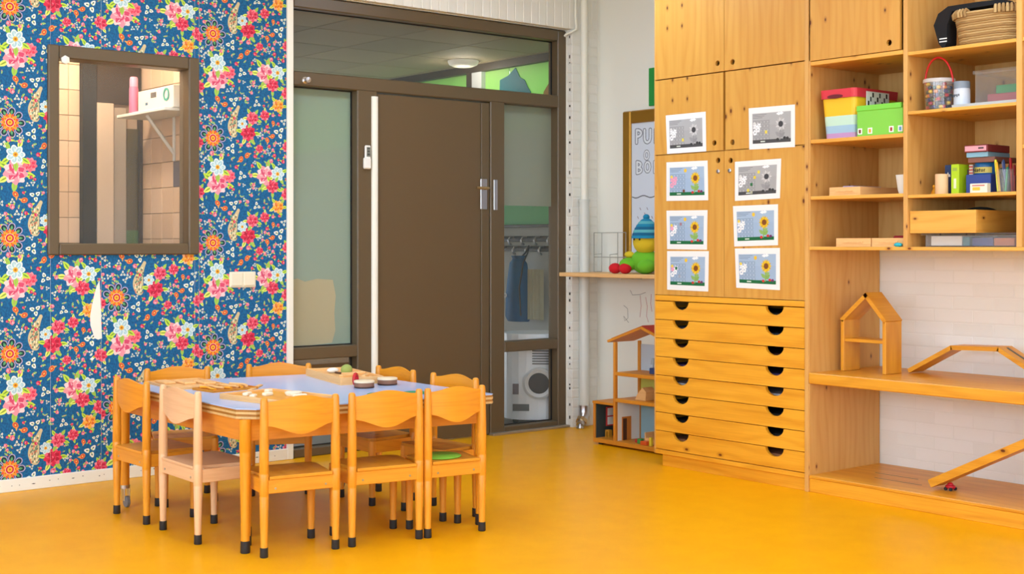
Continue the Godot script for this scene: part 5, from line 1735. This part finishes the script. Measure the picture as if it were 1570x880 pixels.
	slab(lb, "title_block", Vector3(-0.1006, 0.104, -0.011), Vector3(-0.0995, 0.118, 0.011), plain(rgb(150, 176, 70), 0.5))
	carton("game_box", "dark patterned game box squeezed beside the lime green book", Vector3(0.16, Y, 3.190 + 0.016), Vector3(0.34, Y + 0.110, 3.226), plain(rgb(70, 58, 70), 0.6), "box", "books and games above the wooden crate")
	carton("game_box", "wide blue game box at the bottom of the game stack", Vector3(0.11, Y, 3.232), Vector3(0.33, Y + 0.085, 3.352), plain(rgb(44, 70, 146), 0.5), "box", "books and games above the wooden crate")
	var sb := carton("card_box", "small white card box with yellow print in front of the blue game box", Vector3(0.055, Y, 3.285), Vector3(0.085, Y + 0.042, 3.368), plain(rgb(236, 232, 212), 0.6), "box", "books and games above the wooden crate")
	slab(sb, "print_block", Vector3(-0.0156, 0.012, -0.028), Vector3(-0.0148, 0.026, 0.008), plain(rgb(226, 190, 60), 0.6))
	slab(sb, "print_block", Vector3(-0.0156, 0.030, -0.03), Vector3(-0.0148, 0.036, 0.03), plain(rgb(206, 130, 120), 0.6))
	var rw := carton("game_box", "red and white striped box on the blue game box", Vector3(0.15, Y + 0.085, 3.222), Vector3(0.30, Y + 0.132, 3.242), plain(rgb(220, 206, 196), 0.6), "box", "books and games above the wooden crate")
	for k in 3:
		slab(rw, "stripe", Vector3(-0.0756, 0.006 + k * 0.014, -0.010), Vector3(-0.0748, 0.012 + k * 0.014, 0.010), plain(rgb(196, 60, 50), 0.6))
	var tin := thing("tin", "round blue tin with a yellow label in the game stack", "tin", Vector3(0.175, Y + 0.085, 3.295))
	s2 = Shape.new()
	s2.lathe([Vector2(0, 0), Vector2(0.050, 0.0), Vector2(0.052, 0.002), Vector2(0.052, 0.050), Vector2(0.050, 0.052), Vector2(0, 0.052)], 24)
	part(tin, "can", s2.done(), plain(rgb(22, 98, 158), 0.35))
	s2 = Shape.new()
	for k in 12:
		var a0 := PI + (k - 6) * 0.16
		var a1 := PI + (k - 5) * 0.16
		s2.quad(Vector3(cos(a0) * 0.0526, 0.006, sin(a0) * 0.0526), Vector3(cos(a1) * 0.0526, 0.006, sin(a1) * 0.0526), Vector3(cos(a1) * 0.0526, 0.032, sin(a1) * 0.0526), Vector3(cos(a0) * 0.0526, 0.032, sin(a0) * 0.0526), Vector3(cos((a0 + a1) / 2), 0, sin((a0 + a1) / 2)))
	part(tin, "label_band", s2.done(), plain(rgb(206, 190, 92), 0.5))
	word(tin, "Natur", 0.016, Vector3(-0.0532, 0.019, -0.006), M.black)
	carton("game_box", "brown game box on top of the round blue tin", Vector3(0.11, Y + 0.1372, 3.242), Vector3(0.30, Y + 0.160, 3.372), plain(rgb(140, 92, 80), 0.6), "box", "books and games above the wooden crate")
	carton("game_box", "thin pale blue game box near the top of the stack", Vector3(0.10, Y + 0.160, 3.240), Vector3(0.28, Y + 0.182, 3.345), plain(rgb(138, 188, 216), 0.6), "box", "books and games above the wooden crate")
	var tb2 := carton("game_box", "maroon game box with a pink label, topmost of the stack", Vector3(0.09, Y + 0.182, 3.236), Vector3(0.27, Y + 0.214, 3.350), plain(rgb(132, 52, 54), 0.6), "box", "books and games above the wooden crate")
	slab(tb2, "title_block", Vector3(-0.0906, 0.005, -0.053), Vector3(-0.0897, 0.027, 0.050), plain(rgb(232, 168, 184), 0.6))
	slab(tb2, "title_block", Vector3(-0.0912, 0.013, 0.012), Vector3(-0.0904, 0.021, 0.038), plain(rgb(90, 70, 80), 0.6))
	var pc := thing("pencil_cup", "glass cup full of coloured felt pens", "cup", Vector3(0.115, Y, 3.424))
	s2 = Shape.new()
	s2.lathe([Vector2(0, 0), Vector2(0.036, 0.0), Vector2(0.042, 0.10), Vector2(0.040, 0.10), Vector2(0.034, 0.004), Vector2(0, 0.004)], 20)
	part(pc, "glass", s2.done(), M.plastic_clear)
	var pens := [rgb(226, 220, 40), rgb(240, 180, 20), rgb(40, 60, 40), rgb(150, 160, 200), rgb(30, 60, 120), rgb(20, 140, 90), rgb(24, 40, 60), rgb(150, 20, 40), rgb(120, 14, 34)]
	for k in pens.size():
		var a := 2.2 + k * 0.30
		var b := Vector3(-0.018 * sin(k * 1.3 + 1.0), 0.006, -0.030 + k * 0.0072)
		var top := Vector3(-0.012 - 0.010 * sin(k * 2.0), 0.128 + 0.020 * sin(k * 1.9 + 1.0), -0.044 + k * 0.0108)
		var pn := thing("felt_pen", ["yellow", "orange yellow", "black green", "lilac", "navy blue", "green", "black", "dark red", "maroon"][k] + " felt pen standing in the glass cup", "pen", Vector3(0.115, Y, 3.424), 0.0, "felt pens in the glass cup")
		var ps := Shape.new()
		ps.tube([b, b.lerp(top, 0.62)], 0.0052, 8)
		part(pn, "barrel", ps.done(), plain(pens[k].lightened(0.15), 0.4))
		ps = Shape.new()
		ps.tube([b.lerp(top, 0.62), b.lerp(top, 0.95), top], [0.0062, 0.0060, 0.004], 8)
		part(pn, "pen_cap", ps.done(), plain(pens[k], 0.4))
	# crate on a clear box at the bottom
	var lo := thing("clear_box", "low clear plastic box of papers under the wooden crate", "box", Vector3(0.22, 1.1862, 3.288))
	part(lo, "box_wall", tray_shape(0.17, 0.052, 0.222, 0.004).done(), M.plastic_clear)
	slab(lo, "lid", Vector3(-0.182, 0.052, -0.240), Vector3(0.18, 0.0615, 0.238), M.plastic_clear, 0.003)
	for q in [["white paper pack inside the low clear box", -0.205, -0.05, rgb(226, 216, 204), 0.044], ["teal card pack inside the low clear box", -0.046, -0.012, rgb(72, 122, 130), 0.040], ["blue card pack inside the low clear box", 0.0, 0.10, rgb(66, 72, 120), 0.036], ["orange card pack inside the low clear box", 0.105, 0.20, rgb(176, 104, 70), 0.034]]:
		carton("card_pack", q[0], Vector3(0.068, 1.1912, 3.288 + q[1]), Vector3(0.36, 1.1912 + q[4], 3.288 + q[2]), plain(q[3], 0.6), "paper", "packs inside the low clear box")
	var cr := thing("wooden_crate", "light wooden crate on the low clear plastic box", "crate", Vector3(0.215, 1.248, 3.174))
	part(cr, "crate_box", tray_shape(0.20, 0.100, 0.165, 0.009).done(), M.pine_shelf)
	var bl := Shape.new()
	bl.ball(Vector3.ZERO, Vector3(0.09, 0.05, 0.10), 16, 10)
	sole("dark_cushion", bl.done(), plain(rgb(24, 36, 28), 0.95), "dark green cushion lying in the wooden crate", "cushion", Vector3(0.28, 1.318, 3.20))

# ---------------------------------------------------------------- things on the bench
func plank(parent: Node, called: String, a: Vector2, b: Vector2, x0: float, x1: float, th: float, m: Material):
	# board seen from its edge, running from a to b in (z, y), th thick below the line
	var d := (b - a).normalized()
	var n := Vector2(d.y, -d.x) * th
	if n.y > 0: n = -n
	var s := wd(2 if absf(d.x) > 0.5 else 1)
	s.prism(PackedVector2Array([a, b, b + n, a + n]), 0, x0, x1)
	part(parent, called, s.done(), m)

func build_bench_things():
	var Y := 0.5778
	var h := thing("toy_house", "open wooden toy house frame with one shelf on the bench", "toy house")
	var x0 := 0.195
	var x1 := 0.325
	var zl := 2.495
	var zr := 2.755
	var zm := 2.640
	for z in [zl, zr - 0.020]:
		var s := wd(1)
		s.cube(Vector3(x0, Y, z), Vector3(x1, 0.828, z + 0.020), 0.002)
		part(h, "wall_board", s.done(), M.bench)
	plank(h, "roof_board", Vector2(zl - 0.004, 0.832), Vector2(zm, 0.965), x0, x1, 0.020, M.bench)
	plank(h, "roof_board", Vector2(zm, 0.965), Vector2(zr + 0.004, 0.832), x0, x1, 0.020, M.bench)
	slab(h, "shelf_board", Vector3(x0 + 0.004, 0.722, zl + 0.020), Vector3(x1, 0.738, zr - 0.020), M.bench, 0.002, 2)
	var b := thing("toy_bridge", "low wooden toy bridge with sloping ends on the bench", "toy bridge")
	plank(b, "ramp_board", Vector2(2.772, 0.597), Vector2(3.005, 0.724), 0.345, 0.46, 0.020, M.bench)
	plank(b, "deck_board", Vector2(3.005, 0.724), Vector2(3.250, 0.731), 0.345, 0.46, 0.020, M.bench)
	plank(b, "ramp_board", Vector2(3.250, 0.731), Vector2(3.490, 0.599), 0.345, 0.46, 0.020, M.bench)
	var tp := Shape.new()
	tp.prism(PackedVector2Array([Vector2(3.262, 0.7250), Vector2(3.47, 0.6106), Vector2(3.47, 0.6122), Vector2(3.262, 0.7266)]), 0, 0.395, 0.41)
	part(b, "grey_tape", tp.done(), plain(rgb(96, 100, 92), 0.6))
	var r := thing("toy_ramp", "sloping wooden toy ramp standing on the low platform", "toy ramp")
	plank(r, "ramp_board", Vector2(3.035, 0.1245), Vector2(3.80, 0.516), 0.115, 0.22, 0.036, M.bench)
	slab(r, "ramp_leg", Vector3(0.13, 0.0828, 3.74), Vector3(0.21, 0.452, 3.765), M.bench, 0.002)
	var c := thing("toy_car", "small red toy car under the wooden ramp", "toy car", Vector3(0.168, 0.0826, 3.118))
	var s := Shape.new()
	s.ball(Vector3(0, 0.017, 0), Vector3(0.022, 0.012, 0.024), 14, 8)
	s.ball(Vector3(0, 0.026, 0.0), Vector3(0.014, 0.011, 0.014), 12, 8)
	part(c, "car_body", s.done(), plain(rgb(196, 26, 44), 0.3))
	for q in [[-0.018, -0.013], [-0.018, 0.013], [0.018, -0.013], [0.018, 0.013]]:
		var w := Shape.new()
		w.xf = Transform3D(Basis(Vector3(0, 0, 1), PI / 2), Vector3(q[0] + 0.003, 0.008, q[1]))
		w.lathe([Vector2(0, 0), Vector2(0.008, 0), Vector2(0.008, 0.006), Vector2(0, 0.006)], 12)
		part(c, "wheel", w.done(), M.rubber)
	build_dollhouse()

func build_dollhouse():
	var d := thing("dollhouse", "open wooden dollhouse with pitched red roof beside the tall cupboard", "dollhouse", Vector3(0.25, 0.0, 0.0))
	var m: Material = M.old_wood
	var X := 0.22
	slab(d, "base_board", Vector3(0.0, 0.012, 0.652), Vector3(X, 0.0366, 1.400), m, 0.002, 2)
	for z in [0.68, 1.36]:
		slab(d, "skid", Vector3(0.02, 0.0, z), Vector3(X - 0.02, 0.012, z + 0.03), M.black)
	for z in [0.826, 1.265]:
		slab(d, "wall_post", Vector3(0.0, 0.036, z), Vector3(0.022, 0.620, z + 0.018), m, 0.002)
		slab(d, "wall_post", Vector3(X - 0.018, 0.036, z), Vector3(X, 0.620, z + 0.018), m, 0.002)
	slab(d, "annex_wall", Vector3(0.0, 0.036, 0.652), Vector3(X, 0.243, 0.666), m, 0.002)
	slab(d, "wall_lining", Vector3(0.012, 0.036, 0.666), Vector3(X, 0.243, 0.670), plain(rgb(50, 62, 62), 0.8))
	slab(d, "window_frame", Vector3(0.090, 0.10, 0.670), Vector3(0.165, 0.215, 0.674), plain(rgb(196, 48, 48), 0.6))
	for q in [[0.108, 0.154], [0.162, 0.207]]:
		slab(d, "window_pane", Vector3(0.100, q[0], 0.674), Vector3(0.155, q[1], 0.676), M.paper)
	slab(d, "annex_back", Vector3(X - 0.006, 0.036, 0.670), Vector3(X, 0.243, 0.826), plain(rgb(50, 62, 62), 0.8))
	slab(d, "annex_roof", Vector3(0.0, 0.243, 0.645), Vector3(X, 0.258, 0.826), m, 0.002, 2)
	slab(d, "floor_board", Vector3(0.0, 0.268, 0.844), Vector3(X, 0.288, 1.265), m, 0.002, 2)
	slab(d, "floor_board", Vector3(0.0, 0.424, 0.844), Vector3(X, 0.444, 1.265), m, 0.002, 2)
	slab(d, "partition", Vector3(0.022, 0.036, 0.832), Vector3(X - 0.018, 0.268, 0.844), M.white)
	slab(d, "doorway", Vector3(0.055, 0.036, 0.844), Vector3(0.130, 0.175, 0.847), plain(rgb(206, 124, 40), 0.6))
	slab(d, "door_gap", Vector3(0.062, 0.036, 0.847), Vector3(0.092, 0.165, 0.8485), plain(rgb(80, 46, 24), 0.6))
	slab(d, "back_wall", Vector3(X - 0.006, 0.036, 0.844), Vector3(X, 0.268, 1.265), plain(rgb(150, 190, 206), 0.7))
	slab(d, "back_wall", Vector3(X - 0.006, 0.288, 0.844), Vector3(X, 0.424, 1.265), plain(rgb(206, 208, 96), 0.7))
	slab(d, "back_wall", Vector3(X - 0.006, 0.444, 0.844), Vector3(X, 0.60, 1.265), plain(rgb(190, 202, 212), 0.7))
	plank(d, "roof_board", Vector2(0.775, 0.628), Vector2(1.056, 0.722), 0.0, X, 0.014, m)
	plank(d, "roof_board", Vector2(1.056, 0.722), Vector2(1.336, 0.628), 0.0, X, 0.014, m)
	plank(d, "roof_cover", Vector2(1.060, 0.728), Vector2(1.340, 0.634), 0.01, X, 0.006, plain(rgb(170, 44, 30), 0.6))
	plank(d, "roof_cover", Vector2(0.790, 0.640), Vector2(1.052, 0.728), 0.02, X, 0.006, plain(rgb(170, 44, 30), 0.6))
	var pad := thing("toy_cradle", "tiny wooden cradle on the middle floor of the dollhouse", "toy furniture", Vector3(0.34, 0.2886, 1.00))
	var s := wd(2)
	s.prism(PackedVector2Array([Vector2(-0.04, 0.0), Vector2(0.045, 0.0), Vector2(0.05, 0.05), Vector2(0.02, 0.075), Vector2(-0.025, 0.03)]), 0, -0.04, 0.04)
	part(pad, "cradle_body", s.done(), M.toy_wood)
	var q := [["toy_bed", "tiny wooden bed on the ground floor of the dollhouse", Vector3(0.35, 0.0366, 1.09), Vector3(0.09, 0.075, 0.10), M.toy_wood], ["toy_block", "tiny orange block on the ground floor of the dollhouse", Vector3(0.285, 0.0366, 1.06), Vector3(0.04, 0.022, 0.05), plain(rgb(222, 92, 30), 0.5)],
		["toy_block", "tiny green block beside the dollhouse bed", Vector3(0.30, 0.0366, 1.005), Vector3(0.03, 0.028, 0.03), plain(rgb(70, 150, 70), 0.5)], ["toy_block", "tiny yellow block beside the dollhouse bed", Vector3(0.275, 0.0366, 1.115), Vector3(0.02, 0.05, 0.018), plain(rgb(226, 206, 50), 0.5)],
		["toy_block", "tiny red block in front of the dollhouse doorway", Vector3(0.32, 0.0366, 0.965), Vector3(0.025, 0.02, 0.03), plain(rgb(190, 40, 50), 0.5)],
		["toy_block", "tiny blue blocks on the upper floor of the dollhouse", Vector3(0.35, 0.4446, 1.085), Vector3(0.06, 0.035, 0.06), plain(rgb(44, 70, 120), 0.5)], ["toy_stool", "tiny yellow stool in the low dollhouse annex", Vector3(0.33, 0.0366, 0.705), Vector3(0.03, 0.045, 0.03), plain(rgb(206, 150, 40), 0.6)],
		["toy_lamp", "tiny grey lamp on the upper floor of the dollhouse", Vector3(0.38, 0.4446, 1.03), Vector3(0.02, 0.085, 0.02), plain(rgb(150, 160, 164), 0.5)]]
	for e in q:
		var t := thing(e[0], e[1], "toy furniture" if e[0] != "toy_block" else "toy block", e[2])
		var b: Vector3 = e[3]
		match e[0]:
			"toy_lamp":
				s = Shape.new()
				s.lathe([Vector2(0, 0), Vector2(0.014, 0), Vector2(0.012, 0.004), Vector2(0.003, 0.006), Vector2(0.003, 0.05), Vector2(0.018, 0.05), Vector2(0.010, 0.085), Vector2(0, 0.085)], 12)
				part(t, "lamp_body", s.done(), e[4])
			"toy_stool":
				s = Shape.new()
				s.cube(Vector3(-b.x / 2, b.y - 0.008, -b.z / 2), Vector3(b.x / 2, b.y, b.z / 2), 0.001)
				for z in [-1, 1]: s.cube(Vector3(-b.x / 2, 0, z * b.z / 2 - 0.003 - z * 0.003), Vector3(b.x / 2, b.y - 0.008, z * b.z / 2 + 0.003 - z * 0.003))
				part(t, "stool_body", s.done(), e[4])
			"toy_bed":
				slab(t, "mattress", Vector3(-b.x / 2, 0.0, -b.z / 2), Vector3(b.x / 2, b.y * 0.5, b.z / 2), e[4], 0.003)
				slab(t, "headboard", Vector3(-b.x / 2, 0.0, b.z / 2), Vector3(b.x / 2, b.y, b.z / 2 + 0.008), e[4], 0.002)
				slab(t, "headboard", Vector3(-b.x / 2, 0.0, -b.z / 2 - 0.008), Vector3(b.x / 2, b.y * 0.9, -b.z / 2), e[4], 0.002)
			_:
				slab(t, "block", Vector3(-b.x / 2, 0, -b.z / 2), Vector3(b.x / 2, b.y, b.z / 2), e[4], 0.003)

# ---------------------------------------------------------------- things on the play table
func build_table_things():
	var Y := 0.560
	# two flat puzzle trays
	var a := thing("puzzle_tray", "flat light wooden puzzle tray lying on the blue table", "tray", Vector3(-2.505, Y, 0.925), -0.05)
	part(a, "tray_box", tray_shape(0.125, 0.012, 0.17, 0.006).done(), M.toy_wood)
	var b := thing("puzzle_tray", "wooden puzzle tray filled with curved wooden strips", "tray", Vector3(-2.455, Y, 1.195), 0.1)
	part(b, "tray_box", tray_shape(0.115, 0.010, 0.085, 0.005).done(), M.old_wood)
	for k in 6:
		var s := wd(2)
		var pts := []
		for i in 7: pts.append(Vector3(-0.085 + k * 0.032, 0.012 + 0.004 * (k % 2), -0.065 + i * 0.0215) + Vector3(0.010 * sin(i * 0.9 + k), 0, 0))
		s.tube(pts, 0.0075, 6, false, 0.8)
		part(b, "wooden_strip", s.done(), M.toy_wood if k % 2 else M.drawer)
	for k in 3:
		slab(a, "puzzle_piece", Vector3(-0.10 + k * 0.07, 0.006, -0.14 + 0.05 * k), Vector3(-0.045 + k * 0.07, 0.017, -0.02 + 0.06 * k), M.toy_wood, 0.003, 2)
	var st := thing("wooden_stick", "thin pale wooden stick lying between the trays", "stick", Vector3(-2.335, Y, 1.245), -0.72)
	slab(st, "stick", Vector3(-0.010, 0.0, -0.11), Vector3(0.010, 0.007, 0.11), M.toy_wood, 0.002, 2)
	# square game tray with loose pieces
	var g := thing("game_tray", "square wooden game tray with pale loose pieces at the table edge", "tray", Vector3(-2.470, Y, 1.680), 0.18)
	part(g, "tray_box", tray_shape(0.135, 0.022, 0.205, 0.010).done(), M.toy_wood)
	slab(g, "tray_base", Vector3(-0.124, 0.010, -0.194), Vector3(0.124, 0.013, 0.194), M.drawer, 0.0, 2)
	var pale := plain(rgb(240, 228, 204), 0.6)
	for q in [[-0.06, -0.12, 0.05, 0.014, 0.5], [-0.01, -0.05, 0.045, 0.014, 0.1], [-0.085, -0.05, 0.05, 0.012, 0.7], [0.05, 0.08, 0.06, 0.012, -0.3], [0.06, -0.13, 0.03, 0.016, 0.2]]:
		var s := Shape.new()
		s.xf = Transform3D(Basis(Vector3.UP, q[4]), Vector3(q[0], 0.013, q[1]))
		s.cube(Vector3(-q[2] / 2, 0, -0.012), Vector3(q[2] / 2, q[3], 0.012), 0.003)
		part(g, "loose_piece", s.done(), pale)
	var dsh := Shape.new()
	dsh.lathe([Vector2(0, 0), Vector2(0.030, 0.0), Vector2(0.036, 0.008), Vector2(0.036, 0.014), Vector2(0.030, 0.017), Vector2(0, 0.017)], 20)
	sole("wooden_dish", dsh.done(), pale, "round pale wooden dish in the square game tray", "dish", Vector3(-2.40, Y + 0.0132, 1.69))
	# deep tray with a green ball
	var t := thing("sorting_tray", "deep wooden sorting tray at the far table edge", "tray", Vector3(-1.820, Y, 1.155), -0.22)
	part(t, "tray_box", tray_shape(0.105, 0.034, 0.250, 0.009).done(), M.toy_wood)
	slab(t, "tray_base", Vector3(-0.096, 0.018, -0.241), Vector3(0.096, 0.022, 0.241), M.toy_wood, 0.0, 2)
	for q in [[-0.03, 0.14, 0.10, 0.5], [0.04, 0.18, 0.09, 1.0], [0.03, 0.05, 0.12, 0.2]]:
		var s := wd(0)
		s.xf = Transform3D(Basis(Vector3.UP, q[3]), Vector3(q[0], 0.022, q[1]))
		s.cube(Vector3(-q[2] / 2, 0, -0.012), Vector3(q[2] / 2, 0.016, 0.012), 0.003)
		part(t, "loose_piece", s.done(), M.toy_wood)
	var ball := Shape.new()
	ball.ball(Vector3.ZERO, Vector3(0.028, 0.026, 0.028), 18, 12)
	sole("ball", ball.done(), plain(rgb(152, 164, 84), 0.85), "small olive green felt ball in the sorting tray", "ball", Vector3(-1.826, Y + 0.048, 1.190))
	ball = Shape.new()
	ball.ball(Vector3.ZERO, Vector3(0.030, 0.013, 0.022), 16, 10)
	sole("pebble", ball.done(), plain(rgb(240, 238, 232), 0.6), "white flat pebble in the sorting tray", "pebble", Vector3(-1.819, Y + 0.035, 1.055))
	var dk := Shape.new()
	dk.tube([Vector3(-1.822, Y + 0.0275, 1.085), Vector3(-1.824, Y + 0.0285, 1.150)], 0.005, 6)
	sole("twig", dk.done(), plain(rgb(86, 58, 40), 0.8), "short dark twig beside the green felt ball", "twig")
	# two drum shaped boxes and a red ring
	for q in [["round drum box with brown sides beside the red ring", Vector3(-1.946, Y, 1.525)], ["round drum box with brown sides away from the red ring", Vector3(-1.795, Y, 1.485)]]:
		var m := thing("drum_box", q[0], "wooden box", q[1], 0.0, "round drum boxes on the table")
		var s := Shape.new()
		s.lathe([Vector2(0, 0), Vector2(0.043, 0.0), Vector2(0.045, 0.002), Vector2(0.045, 0.007)], 24)
		part(m, "dark_hoop", s.done(), plain(rgb(74, 44, 34), 0.6))
		s = Shape.new()
		s.lathe([Vector2(0.0445, 0.007), Vector2(0.0445, 0.026)], 24)
		part(m, "side", s.done(), plain(rgb(140, 96, 72), 0.6))
		s = Shape.new()
		s.lathe([Vector2(0.046, 0.024), Vector2(0.046, 0.031), Vector2(0.043, 0.033), Vector2(0, 0.033)], 24)
		part(m, "lid", s.done(), plain(rgb(232, 212, 178), 0.6))
	var rg := Shape.new()
	var pts := []
	for k in 16: pts.append(Vector3(0.0, 0.031 + 0.023 * sin(TAU * k / 16), 0.023 * cos(TAU * k / 16)))
	rg.tube(pts, 0.0078, 8, true)
	sole("red_ring", rg.done(), plain(rgb(196, 22, 34), 0.4), "glossy red ring standing upright beside a drum box", "ring", Vector3(-1.940, Y, 1.445), -0.9)
	for q in [["large green felt disc on the blue table", Vector3(-2.035, Y, 1.80), 0.062], ["smaller green felt disc on the blue table", Vector3(-1.895, Y, 1.845), 0.055]]:
		var s := Shape.new()
		s.lathe([Vector2(0, 0), Vector2(q[2], 0.0), Vector2(q[2] + 0.002, 0.002), Vector2(q[2], 0.004), Vector2(0, 0.004)], 24)
		sole("felt_disc", s.done(), plain(rgb(36, 138, 96), 0.9), q[0], "felt disc", q[1])
